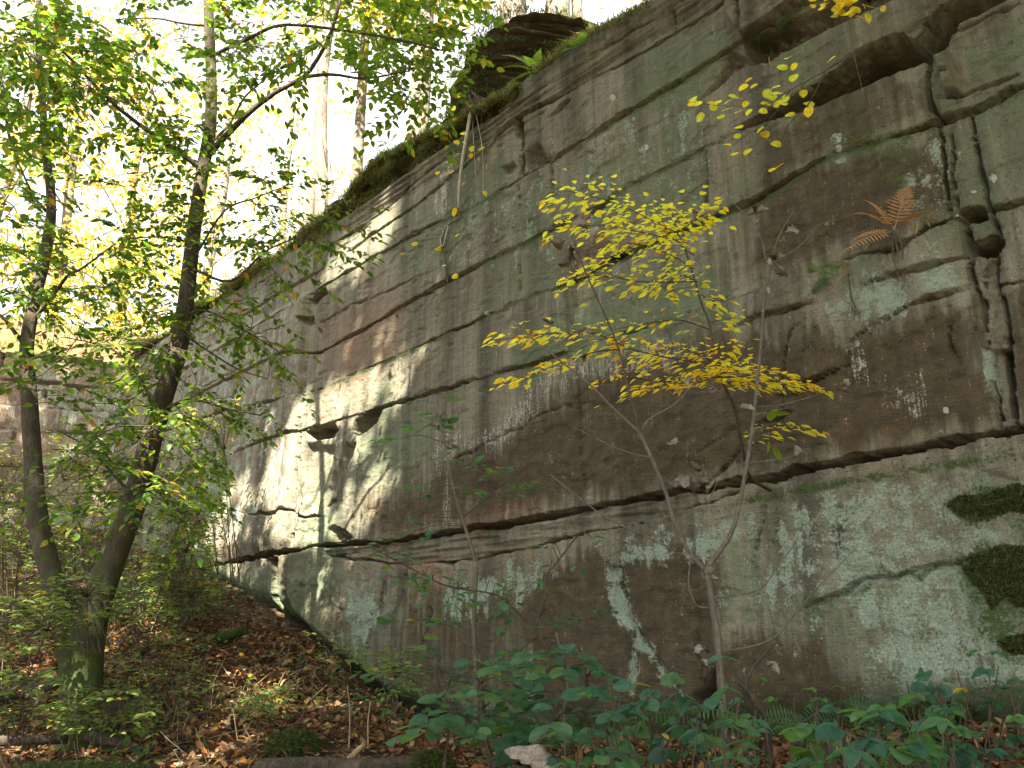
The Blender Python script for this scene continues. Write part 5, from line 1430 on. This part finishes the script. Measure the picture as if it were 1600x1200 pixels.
for (x_, y_, sz_, n_) in ((900, 362, 46, 4), (868, 374, 34, 2), (935, 355, 24, 1), (972, 458, 30, 3), (840, 498, 24, 2), (908, 510, 26, 2), (905, 555, 26, 2), (893, 573, 22, 2), (1088, 338, 32, 3), (1178, 332, 36, 3), (1192, 345, 24, 1), (1230, 358, 28, 2), (1207, 412, 34, 5), (1212, 425, 30, 3), (1200, 452, 18, 2), (1150, 635, 26, 2), (1047, 692, 26, 2), (1078, 748, 36, 5), (1112, 738, 34, 4), (1030, 822, 22, 2), (1055, 816, 22, 2), (915, 782, 18, 2), (1325, 606, 26, 3), (1232, 686, 30, 2), (1100, 895, 26, 4), (1098, 905, 22, 2), (1085, 580, 26, 3), (1115, 600, 28, 3), (1120, 612, 26, 2), (1296, 346, 14, 2), (1100, 1010, 26, 4), (1095, 1035, 24, 3), (1195, 1040, 24, 3), (1255, 695, 20, 1), (1250, 515, 12, 1), (1030, 878, 16, 2)):
    for _ in range(max(1, int(n_ * .8))):
        dead_leaf(bsap, P(x_ + RNG.normal(0, sz_ * .22), y_ + RNG.normal(0, sz_ * .2), SY + RNG.normal(0, .04)), sz_ * m_ * RNG.uniform(.8, 1.4), int(RNG.integers(4)), int(RNG.integers(4)))

# ------------------------------------------------------------------ green shrubs in front of the wall
def shrub(name, label, base, stems, leaves, tpl, key, lsize, pal=DKGRN, palw=(3, 3, 2, 2, .6, .15), stem_mat=None, cat='shrub', group=None, maxparts=300):
    """stems: list of (px polyline with depth, r0, r1); leaves: list of (polygon or points, count, depth, spread)"""
    o = thing(name, label, cat, base, group)
    cs = []
    for pl, r0, r1, mt in stems:
        w = TB(); cs.append(w.tube([P(*q) for q in pl], r0, r1, 6, 5, .002)); w.build('stem', mt, o)
    cs = np.vstack(cs); L = Leaves(); tw = TB()
    for poly, cnt, Y, ysd in leaves:
        pa = np.array(poly, float); k = 0
        while k < cnt:
            q = RNG.uniform(pa.min(0), pa.max(0))
            if not inside(np.array([q[0]]), np.array([q[1]]), poly)[0]: continue
            c = P(q[0], q[1], Y + RNG.normal(0, ysd))
            j = np.argmin(np.linalg.norm(cs - c, axis=1)); b = cs[j]
            if np.linalg.norm(b - c) > .03: tw.tube([b, (b + c) / 2 + [0, 0, .03], c], .0022, .0013, 3, 3)
            out_ = (c - b) * [1, 1, .2]; out_ = norm(out_ + RNG.normal(0, .02, 3))
            nl = int(RNG.integers(2, 5))
            sd = norm(np.cross(out_, [0, 0, 1.0]))
            for i in range(nl):
                sg = 1 if i % 2 else -1
                p = c + out_ * lsize * .55 * i + RNG.normal(0, lsize * .12, 3)
                L.add(p, norm(out_ * .6 + sd * sg * .8 + RNG.normal(0, .3, 3) * [1, 1, .5]), norm(np.array([0, -.18, 1]) + RNG.normal(0, .22, 3)), lsize * RNG.uniform(.6, 1.15), int(RNG.choice(len(palw), p=np.array(palw) / sum(palw))))
            k += nl
    if tw.V: stuff(tw.build('twigs', M_TWIGD, o))
    L.put(o, pal, tpl, key, maxparts=maxparts)
    return o
HY = 3.9
shrub('pale_stem_shrub', 'tall thin shrub with one pale crooked stem and a leafy tip against the wall', P(745, 1130, HY),
      [([(745, 1130, HY), (744, 1050, HY), (740, 980, HY), (743, 900, HY), (740, 870, HY), (722, 810, HY), (708, 760, HY), (695, 700, HY), (688, 660, HY), (682, 615, HY)], .013, .003, M_TWIG),
       ([(722, 810, HY), (745, 790, HY), (775, 765, HY - .1)], .005, .002, M_TWIGD)],
      [([(665, 610), (705, 612), (702, 720), (672, 700)], 20, HY, .12), ([(595, 672), (660, 670), (665, 695), (600, 690)], 8, HY - .1, .05), ([(655, 720), (720, 715), (720, 780), (660, 780)], 12, HY, .1),
       ([(745, 735), (790, 730), (860, 770), (870, 785), (760, 778), (720, 772)], 34, HY - .1, .1), ([(620, 815), (690, 810), (690, 840), (620, 850)], 14, HY - .2, .1)],
      T_ROUND, 'hazel', .052)
shrub('dark_stem_shrub', 'shrub with dark curved stem and horizontal sprays of small green leaves', P(860, 1150, 3.7),
      [([(868, 1160, 3.7), (884, 1090, 3.7), (875, 1040, 3.7), (850, 1005, 3.7), (838, 985, 3.7), (850, 940, 3.7), (855, 900, 3.7), (878, 870, 3.7), (900, 840, 3.7)], .010, .003, M_TWIGD),
       ([(838, 985, 3.7), (800, 950, 3.7), (770, 930, 3.7), (700, 920, 3.6), (640, 890, 3.5), (580, 860, 3.4)], .005, .002, M_TWIGD)],
      [([(560, 850), (610, 840), (700, 905), (740, 920), (740, 945), (650, 930), (570, 880)], 60, 3.5, .1), ([(690, 905), (860, 900), (870, 930), (770, 960), (690, 940)], 40, 3.7, .12), ([(855, 845), (930, 840), (900, 880), (860, 890)], 14, 3.7, .1), ([(800, 960), (920, 940), (920, 970), (820, 1000)], 26, 3.6, .1)],
      T_BEECH, 'darks', .058, DKGRN, (3, 3, 3, 1, 1, .2))
shrub('hazel_bush', 'dense bush of rounded dark green leaves in front of the wall foot', P(790, 1180, 3.3),
      [([(770, 1220, 3.3), (760, 1150, 3.3), (755, 1080, 3.3), (752, 1020, 3.3)], .010, .004, M_TWIGD), ([(790, 1220, 3.3), (880, 1110, 3.3), (885, 1050, 3.3), (870, 990, 3.3)], .009, .004, M_TWIG),
       ([(800, 1220, 3.3), (720, 1120, 3.3), (690, 1090, 3.3)], .008, .004, M_TWIGD), ([(830, 1220, 3.3), (920, 1130, 3.3), (915, 1060, 3.3), (905, 1020, 3.3)], .008, .004, M_TWIGD)],
      [([(720, 1030), (800, 1015), (900, 1010), (960, 1060), (955, 1080), (900, 1090), (760, 1090), (700, 1060)], 150, 3.3, .3), ([(665, 1080), (760, 1080), (930, 1090), (960, 1130), (880, 1190), (760, 1190), (680, 1130)], 190, 3.1, .3), ([(560, 1010), (610, 1000), (700, 1020), (680, 1060), (590, 1070)], 22, 3.4, .15), ([(640, 950), (690, 950), (700, 1000), (640, 990)], 12, 3.5, .15)],
      T_ROUND, 'hazelb', .064)
shrub('leafy_sprout', 'sprout with the largest rounded leaves at the left foot of the dense bush', P(690, 1180, 2.9),
      [([(690, 1230, 2.9), (700, 1150, 2.9), (705, 1110, 2.9)], .005, .003, M_TWIGD)],
      [([(668, 1090), (730, 1090), (735, 1130), (670, 1125)], 8, 2.85, .04), ([(640, 1130), (690, 1125), (690, 1175), (640, 1170)], 6, 2.8, .04)], T_ROUND, 'sprout', .085)
br_specs = [
    (1000, 1185, 2.75, 1000, 1100, .075, 'bramble with star shaped leaf groups left of the bare sapling foot'),
    (1070, 1190, 2.6, 1070, 1125, .075, 'low bramble just left of the bare sapling base'),
    (1240, 1165, 3.2, 1230, 1110, .06, 'bright green bramble at the wall foot right of the crooked twig'),
    (1260, 1200, 2.4, 1265, 1160, .10, 'bramble with large dark leaves at the bottom edge right of centre'),
    (1400, 1190, 2.5, 1405, 1150, .085, 'light green broad leaved sprout near the bottom right'),
    (1370, 1160, 3.2, 1350, 1130, .07, 'shaded bramble against the pale lichen wall'),
    (1500, 1150, 3.0, 1480, 1095, .085, 'arching bramble leaning over from the right corner'),
    (1570, 1160, 3.1, 1560, 1090, .07, 'bramble at the far right edge of the undergrowth'),
    (1180, 1190, 2.6, 1175, 1160, .075, 'bramble spreading between the bare sapling and the crooked twig'),
    (960, 1190, 2.7, 960, 1140, .07, 'small leaved bramble at the foot of the round leaved bush'),
    (1480, 1200, 2.4, 1490, 1175, .085, 'low bramble at the bottom edge near the right corner'),
    (1110, 1200, 2.3, 1110, 1180, .09, 'bramble at the bottom edge below the bare sapling'),
    (860, 1210, 2.5, 870, 1180, .075, 'bramble sprouting behind the rotten stump'),
    (1340, 1200, 2.2, 1330, 1185, .10, 'dark bramble lowest at the bottom edge'),
]
for i, (bx, by, Y, cx, cy, ls_, lb) in enumerate(br_specs):
    b = P(bx, by, Y); b[2] = min(b[2], float(gz(b[0], b[1])))
    ls_ *= .8
    o = thing('bramble', lb, 'bramble', b, 'brambles along the wall foot')
    L = Leaves(); nst = 9
    for k in range(nst):
        tip = P(cx + RNG.normal(0, 52), cy - 14 + RNG.normal(0, 20), Y + RNG.normal(0, .2))
        pts = np.array([b + RNG.normal(0, .03, 3), b * .55 + tip * .45 + np.array([0, 0, .05]) + RNG.normal(0, .05, 3), tip])
        w = TB(); c = w.tube(pts, .005, .0022, 5, 6); w.build('stem', M_TWIGD, o)
        for u in (.45, .6, .74, .87, 1.0):
            p = c[int(u * (len(c) - 1))] + RNG.normal(0, .03, 3)
            out_ = norm(RNG.normal(0, 1, 3) * [1, 1, .2] + (tip - b) * [1, 1, 0] * 2)
            sd = norm(np.cross(out_, [0, 0, 1.0]))
            pi_ = int(RNG.choice(6, p=np.array([3, 3, 3, 2, 1.2, .08]) / 12.28))
            pet = p + out_ * ls_ * .5
            for a, s_ in ((0, 1), (1.25, .85), (-1.25, .85)):
                ld = out_ * math.cos(a) + sd * math.sin(a) - np.array([0, 0, RNG.uniform(.05, .4)])
                L.add(pet, norm(ld), norm(np.array([0, -.2, 1]) + RNG.normal(0, .42, 3)), ls_ * s_ * RNG.uniform(.55, 1.2), pi_)
    L.put(o, [(.055, .15, .10), (.065, .17, .10), (.08, .18, .08), (.045, .12, .08), (.11, .22, .07), (.4, .33, .05)] if i not in (2, 4) else [(.08, .2, .05), (.1, .22, .06), (.07, .17, .05), (.09, .2, .07), (.12, .24, .06), (.3, .3, .05)], T_BEECH if i % 3 else T_ROUND, 'br%d' % (i in (2, 4)) + str(i % 3 > 0))
fern(P(1175, 1140, 3.2), [np.array(v) for v in ((-.9, -.3, .3), (.3, -.7, .6), (-.5, -.6, .7), (.8, -.3, .4))], .28, (.07, .13, .05), 'soft green fern between the sapling and the wall foot', None, 300)
fern(P(1075, 1120, 3.1), [np.array(v) for v in ((-.9, -.3, .3), (.6, -.5, .4), (-.2, -.8, .5))], .25, (.07, .14, .05), 'fern left of the sapling above the brambles', None, 310)
fern(P(1310, 1095, 3.6), [np.array(v) for v in ((-.7, -.5, -.2), (.5, -.6, -.4), (0, -.8, .1), (.8, -.3, .1))], .24, (.05, .12, .06), 'bluish fern drooping from the wall foot', None, 320)

# crooked dead twig, stump, logs, sticks
ct = thing('crooked_twig', 'crooked dead branch standing in the brambles right of the bare sapling', 'branch', P(1200, 1165, 3.2))
stick([(1202, 1190), (1200, 1150), (1197, 1125), (1180, 1095), (1165, 1075), (1150, 1064)], .016, .007, 7, 'branch', M_DEAD, ct, 3.2)
stick([(1165, 1078), (1168, 1060), (1178, 1040), (1195, 1020), (1210, 1005)], .009, .004, 6, 'branch', M_DEAD, ct, 3.2)
stump = thing('rotten_stump', 'rotten stump with pale bracket fungus at the bottom centre', 'stump', P(835, 1215, 2.7))
w = TB(); w.tube([P(838, 1240, 2.7), P(838, 1205, 2.7), P(836, 1186, 2.7)], .09, .06, 14, 5, .004, .35); w.build('wood', M_DEAD, stump)
for i, (x_, y_, r_) in enumerate(((812, 1172, .045), (830, 1180, .05), (850, 1192, .05), (868, 1196, .04), (838, 1170, .03))):
    c = P(x_, y_, 2.62); a = np.linspace(0, 2 * np.pi, 13)[:-1]
    V = [c + [0, 0, .012]]; V += [c + np.array([r_ * (1 + .25 * math.sin(3 * t_ + i)) * math.cos(t_), r_ * .7 * math.sin(t_), .01 * math.sin(2 * t_)]) for t_ in a]
    V += [c + np.array([r_ * .6 * math.cos(t_), r_ * .45 * math.sin(t_), -.022]) for t_ in a]
    n12 = 12; F3 = [(0, 1 + j, 1 + (j + 1) % n12) for j in range(n12)]; F4 = [(1 + (j + 1) % n12, 1 + j, 13 + j, 13 + (j + 1) % n12) for j in range(n12)]
    mk('fungus', np.array(V), [np.array(F3), np.array(F4)], M_FUNG, stump, True)
def log(label, pl, r0, r1, mt, name='fallen_branch', cat='branch', k=9):
    pts = []
    for x_, y_, Y in pl: pts.append(P(x_, y_, Y))
    o = thing(name, label, cat, pts[0]); w = TB(); w.tube(pts, r0, r1, k, 5, .006, .15); w.build('wood', mt, o); return o
log('dark rotting log along the bottom edge of the clearing', [(400, 1202, 4.6), (480, 1194, 4.6), (560, 1196, 4.6), (640, 1190, 4.6), (700, 1200, 4.6)], .045, .035, M_DEAD, 'fallen_log', 'log', 12)
log('pale splintered stick poking up in the leaf litter', [(535, 1198, 4.8), (548, 1178, 4.8), (566, 1154, 4.8)], .022, .012, M_STRAW)
log('dry upright stalk left of the pale stick', [(545, 1170, 5.0), (547, 1110, 5.0), (546, 1070, 5.0)], .005, .003, M_STRAW, 'dry_stalk', 'stalk', 6)
log('dry upright stalk right of the pale stick', [(575, 1170, 5.0), (574, 1120, 5.0), (576, 1095, 5.0)], .0055, .003, M_STRAW, 'dry_stalk', 'stalk', 6)
log('dark fallen limb leaning against the foot of the forked tree', [(-20, 1092, 7.2), (40, 1078, 7.0), (80, 1068, 6.9), (112, 1052, 6.8)], .05, .04, M_DEAD)
log('fallen pole lying left of the forked tree base', [(-20, 1158, 6.4), (50, 1156, 6.4), (105, 1154, 6.5)], .035, .03, M_DEAD)
log('broken dark branch lying right of the forked tree base', [(140, 1150, 6.5), (190, 1160, 6.3), (230, 1180, 6.0), (262, 1190, 5.9)], .045, .025, M_DEAD)
log('thin curved dead branch rising over the leaf litter', [(165, 1175, 6.3), (200, 1165, 6.3), (240, 1145, 6.3), (275, 1105, 6.3)], .014, .006, M_DEAD)
log('slim grey fallen stick beside the right trunk', [(185, 1010, 8.2), (200, 990, 8.2), (212, 978, 8.2)], .02, .014, M_TWIG)
log('bleached stick crossing the bank behind the forked tree', [(95, 915, 9.5), (130, 900, 9.5), (165, 880, 9.5)], .02, .012, M_TWIG)
log('grey stick low on the left bank', [(20, 980, 8.5), (50, 970, 8.5), (85, 955, 8.5)], .02, .012, M_TWIG)
log('mossy rotting log on the mound below the wall', [(340, 998, 9.0), (365, 990, 9.0), (385, 986, 9.0)], .06, .05, M_MOSS, 'mossy_log', 'log', 10)

def boulder(label, px_, py_, Y, rx, rz, name='mossy_stone', matl=None):
    c = P(px_, py_, Y); o = thing(name, label, 'stone', c)
    u = np.linspace(0, 2 * np.pi, 25)[:-1]; v = np.linspace(.05, np.pi - .05, 13)
    U, Vv = np.meshgrid(u, v, indexing='ij')
    d_ = np.stack([np.cos(U) * np.sin(Vv), np.sin(U) * np.sin(Vv), np.cos(Vv)], -1)
    r_ = 1 + .35 * (fbm(d_[..., 0] * 1.6 + 7 + px_, d_[..., 1] * 1.6 + d_[..., 2] * 2 + 3, 3) - .5)
    V = c + d_ * r_[..., None] * [rx, rx * .8, rz]
    i = np.arange(24 * 13).reshape(24, 13); j = np.roll(i, -1, 0)
    mk('stone', V.reshape(-1, 3), np.stack([i[:, :-1], j[:, :-1], j[:, 1:], i[:, 1:]], -1).reshape(-1, 4), matl or M_MOSS, o, True)
    n = 2500; th = RNG.uniform(0, 2 * np.pi, n); cz = RNG.uniform(-.1, 1, n); sn = np.sqrt(1 - cz ** 2)
    d2 = np.stack([np.cos(th) * sn, np.sin(th) * sn, cz], -1)
    r2 = 1 + .35 * (fbm(d2[:, 0] * 1.6 + 7 + px_, d2[:, 1] * 1.6 + d2[:, 2] * 2 + 3, 3) - .5)
    blades('moss', c + d2 * r2[:, None] * [rx, rx * .8, rz], norm(d2 + RNG.normal(0, .3, (n, 3))), RNG.uniform(.012, .03, n), .004 * np.ones(n), MOSSC[RNG.integers(0, 4, n)], M_GRASS, o, .3)
boulder('rounded mossy stone in the leaf litter near the bottom', 460, 1172, 5.6, .16, .11)
boulder('flat mossy hump in the bottom left corner', 120, 1222, 4.8, .45, .09)
boulder('small moss lump beside the rotting log', 675, 1195, 4.3, .09, .05)

# ------------------------------------------------------------------ undergrowth shrubs on the left bank
LG = [(.12, .20, .045), (.15, .23, .05), (.10, .16, .045), (.18, .25, .06), (.32, .28, .05), (.38, .2, .05)]
ug = [
    (400, 900, 9.8, [(330, 880), (440, 620), (470, 640)], [(290, 640), (370, 620), (360, 760), (320, 860), (280, 850)], 150, .075, 'leafy shrub between the right trunk and the sunlit wall corner'),
    (260, 930, 8.8, [], [(230, 760), (330, 770), (330, 880), (240, 900)], 130, .075, 'loose green shrub at the foot of the far wall behind the right trunk'),
    (100, 900, 9.5, [], [(70, 680), (210, 690), (210, 830), (80, 860)], 170, .075, 'shrub filling the fork between the two trunks'),
    (10, 960, 8.5, [], [(-30, 700), (50, 690), (60, 860), (-30, 880)], 110, .075, 'shrub at the left edge behind the left trunk'),
    (20, 1080, 6.3, [], [(-30, 930), (110, 940), (110, 1010), (-30, 1040)], 110, .06, 'pale leaved low shrub at the left edge beside the trunk'),
    (150, 1120, 6.2, [], [(90, 1080), (200, 1070), (250, 1100), (230, 1150), (80, 1140)], 110, .058, 'sprouts around the base of the forked tree'),
    (230, 1070, 7.2, [], [(160, 950), (260, 940), (300, 1040), (180, 1080)], 90, .06, 'pale green sprouting plant right of the fork'),
    (190, 1010, 6.4, [], [(60, 910), (130, 900), (200, 930), (150, 980), (70, 960)], 70, .06, 'leafy shoots growing on the fork of the trunk'),
    (400, 1130, 6.6, [], [(370, 1080), (450, 1070), (440, 1120), (370, 1130)], 44, .07, 'ivy like plant alone in the leaf litter'),
    (330, 960, 9.2, [], [(230, 890), (330, 890), (340, 950), (240, 960)], 100, .06, 'low green plants on the bank at the corner of the wall'),
    (600, 1100, 5.6, [], [(560, 1020), (640, 1010), (660, 1075), (600, 1090)], 40, .055, 'thin weeds against the foot of the wall left of the bush'),
    (330, 930, 9.6, [], [(250, 780), (350, 800), (340, 930), (230, 930)], 90, .07, 'bushy growth where the bank meets the dark wall corner'),
    (60, 1000, 9.8, [], [(-30, 830), (140, 840), (150, 930), (-30, 960)], 120, .06, 'tangled low growth on the bank left of the forked tree'),
    (240, 970, 10.0, [], [(180, 840), (300, 850), (300, 950), (190, 970)], 90, .06, 'low growth on the bank right of the right trunk'),
    (300, 1120, 6.6, [], [(200, 1040), (330, 1050), (350, 1110), (220, 1120)], 50, .05, 'scattered green sprouts in the litter right of the forked tree'),
    (60, 1150, 5.6, [], [(-30, 1040), (80, 1050), (90, 1130), (-30, 1150)], 60, .055, 'shaded sprouts at the left edge below the dark limb'),
    (550, 1010, 7.6, [], [(480, 985), (560, 990), (560, 1040), (500, 1030)], 24, .05, 'small weeds where the mound meets the wall'),
]
for i, (bx, by, Y, _, poly, cnt, ls_, lb) in enumerate(ug):
    b = P(bx, by, Y); b[2] = float(gz(b[0], b[1]))
    pa = np.array(poly, float); cen = pa.mean(0)
    stems = []
    for k in range(5):
        q = RNG.uniform(pa.min(0), pa.max(0)) * .6 + cen * .4
        o_ = RNG.normal(0, 14)
        stems.append(([(bx * .4 + cen[0] * .6 + o_, by + 10, Y), ((bx * .4 + cen[0] * .6 + o_ + q[0]) / 2, (by + q[1]) / 2, Y), (q[0], q[1], Y + RNG.normal(0, .2))], .007, .003, M_TWIGD))
    shrub('undergrowth_shrub', lb, b, stems, [(poly, cnt * 6, Y, .45)], T_BEECH, 'ug', ls_, LG, (3, 3, 3, 2, .8, .25), None, 'shrub', 'undergrowth on the left bank', 90)

# ------------------------------------------------------------------ leaf litter and ground cover
def scatter(n, xr, yr):
    x = RNG.uniform(*xr, n); y = RNG.uniform(*yr, n)
    out_ = (x - FW[0]) * NV[0] + (y - FW[1]) * NV[1]
    b2 = (x - CRN[0]) * NB[0] + (y - CRN[1]) * NB[1]
    k = (out_ > .05) & (b2 > .1); x, y = x[k], y[k]; z = gz(x, y)
    X = np.stack([x, y, z], -1); px_, py_ = project(X)
    k = (px_ > -60) & (px_ < 1660) & (py_ > 600) & (py_ < 1330)
    return X[k]
LC = np.array([(.20, .10, .045), (.14, .07, .035), (.26, .15, .07), (.30, .20, .11), (.10, .055, .03), (.34, .14, .03), (.36, .28, .19), (.24, .11, .06), (.4, .27, .06)])
Xl = np.vstack([scatter(30000, (-5.5, 3), (3, 10)), scatter(16000, (-13, -1), (8, 17)), scatter(6000, (0, 4), (2, 5))])
n = len(Xl)
dr = RNG.normal(0, 1, (n, 3)) * [1, 1, .35]; nr = norm(RNG.normal(0, .38, (n, 3)) + [0, 0, 1])
T_LIT = leaf_template(.6, .35, -.18)
leaf_cloud('leaf_litter', Xl + [0, 0, .02] + RNG.uniform(0, .03, (n, 1)) * [0, 0, 1], dr, nr, RNG.uniform(.035, .085, n), LC[RNG.choice(9, n, p=[.2, .17, .15, .1, .15, .06, .05, .09, .03])] * RNG.uniform(.4, 1.0, (n, 1)), T_LIT, M_DRY)
Xt = scatter(2200, (-9, 3), (3, 13))[:700]; w = TB()
for q in Xt:
    a_ = RNG.uniform(0, 6.28); l_ = RNG.uniform(.1, .5); d_ = np.array([math.cos(a_), math.sin(a_), RNG.uniform(-.05, .12)]) * l_
    w.tube([q + [0, 0, .03], q + d_ * .5 + [0, 0, .05] + RNG.normal(0, .02, 3), q + d_ + [0, 0, .03]], RNG.uniform(.002, .006), .0015, 4, 2)
stuff(w.build('fallen_twigs', M_DEAD))
Xg = scatter(36000, (-10, 2), (4, 14)); den = fbm(Xg[:, 0] * .8 + 20, Xg[:, 1] * .8, 3)
px_, py_ = project(Xg)
k = RNG.random(len(Xg)) < sst(.42, .62, den) * np.where((px_ > 330) & (px_ < 640), .45, 1.6); Xg = Xg[k]; n = len(Xg)
hgt = RNG.uniform(.02, .14, n)
leaf_cloud('ground_ivy', Xg + np.stack([0 * hgt, 0 * hgt, hgt], -1), RNG.normal(0, 1, (n, 3)) * [1, 1, .25], norm(RNG.normal(0, .3, (n, 3)) + [0, -.15, 1]), RNG.uniform(.035, .065, n), np.array(LG + DKGRN[:4])[RNG.choice(10, n, p=[.05, .05, .1, .03, .02, .01, .2, .2, .2, .14])], T_ROUND, M_LEAF)
# dry grass and bare stems on the left bank
Xs = scatter(3000, (-10, -1.5), (5, 14)); n = len(Xs)
blades('dry_grass', Xs, norm(np.array([0, 0, 1]) + RNG.normal(0, .5, (n, 3))), RNG.uniform(.12, .5, n), .003 * np.ones(n), np.array([(.18, .15, .08), (.26, .22, .14), (.12, .12, .05)])[RNG.integers(0, 3, n)], M_GRASS, None, .3)

# ------------------------------------------------------------------ unseen leaf canopy added behind the viewer to shade the quarry, gapped for flecks
def shade_targets(n):
    s1 = RNG.uniform(.0, 16.5, n); z1 = RNG.random(n) * (np.interp(s1, [0, 3.5, 7.3, 8.2, 17], [6.2, 8.3, 8.1, 5.4, 5.2]) + .8) - .8
    return wpt(s1, z1, np.zeros(n))
cv = []
Xw = shade_targets(11500)
px_, py_ = project(Xw); kp = np.ones(len(Xw), bool)
for poly, pr in zip(LIT, LITP):
    pa = np.array(poly, float); c = pa.mean(0); pa = c + (pa - c) * 1.25
    ins = inside(px_, py_, [tuple(p) for p in pa]); kp &= ~(ins & (RNG.random(len(px_)) > pr))
kp &= ~((px_ < 300) & (RNG.random(len(px_)) < .25))
cv.append(Xw[kp])
gx = RNG.uniform(-9, 5, 7200); gy = RNG.uniform(1, 15, 7200)
k = ((gx - FW[0]) * NV[0] + (gy - FW[1]) * NV[1]) > -.3
Xg2 = np.stack([gx[k], gy[k], gz(gx[k], gy[k]) + RNG.uniform(0, 2.2, k.sum())], -1)
Xg2 = Xg2[~hits_lit(Xg2)]
cv.append(Xg2)
fx, fy = RNG.uniform(-1.6, 4, 2200), RNG.uniform(2, 6, 2200)
cv.append((lambda q: q[~hits_lit(q)])(np.stack([fx, fy, gz(fx, fy) + RNG.uniform(0, 2.6, 2200)], -1)))
eb_ = RNG.uniform(-1, 10, 1300); zb2 = RNG.uniform(1.5, 5.6, 1300)
Xb = CRN + eb_[:, None] * EB; Xb[:, 2] = zb2
cv.append(Xb)
Xb_ok = ~hits_lit(cv[-1]); cv[-1] = cv[-1][Xb_ok]
Xc = np.vstack(cv); n = len(Xc)
Xc = Xc + SUN * RNG.uniform(13, 21, n)[:, None]
tc_ = (Xc[:, 1] - 6.3) / SUN[1]; Xt = Xc - SUN * tc_[:, None]; px_, py_ = project(Xt)
tw2 = ((Xc - FW) @ NV) / (SUN @ NV); pxh, pyh = project(Xc - SUN * tw2[:, None])
lit_tree = (pxh < 600) & (px_ > -120) & (px_ < 760) & (py_ > -250) & (py_ < 430)
Xc = Xc[~(lit_tree & (RNG.random(len(Xc)) < .8))]
px_, py_ = project(Xc); infr = (Xc[:, 1] > 0) & (px_ > -200) & (px_ < 1800) & (py_ > -200) & (py_ < 1400)
Xc = Xc[~infr]
no = 3000  # extra leaves added overhead, out of view, to darken the right side
Xo = np.stack([RNG.uniform(-1.5, 10, no), RNG.uniform(-7, 4, no), RNG.uniform(5.0, 9.5, no)], -1)
po = project(Xo); Xo = Xo[~((Xo[:, 1] > 0) & (po[0] > -200) & (po[0] < 1900) & (po[1] > -260)) & ~hits_lit(Xo)]
Xc = np.vstack([Xc, Xo])
n = len(Xc)
T_CL = (np.array([(-.5, 0, 0), (-.1, .1, .1), (.45, .2, 0), (.15, .5, -.1), (.5, .9, .1), (0, 1, 0), (-.4, .7, .1), (-.2, .45, 0)], float) - [0, .5, 0], np.array([(0, 1, 3, 7), (1, 2, 3, 3), (7, 3, 5, 6), (3, 4, 5, 5)]))
T_CL = (T_CL[0], np.array([(0, 1, 3, 7), (7, 3, 5, 6), (1, 2, 4, 3)]))
leaf_cloud('unseen_shade_canopy', Xc, RNG.normal(0, 1, (n, 3)), norm(SUN + RNG.normal(0, .45, (n, 3))), RNG.uniform(.28, .5, n), np.array(GREENS)[RNG.integers(0, 4, n)], T_CL, M_LEAF)  # unseen leaves, set along the sun rays to cast the shade
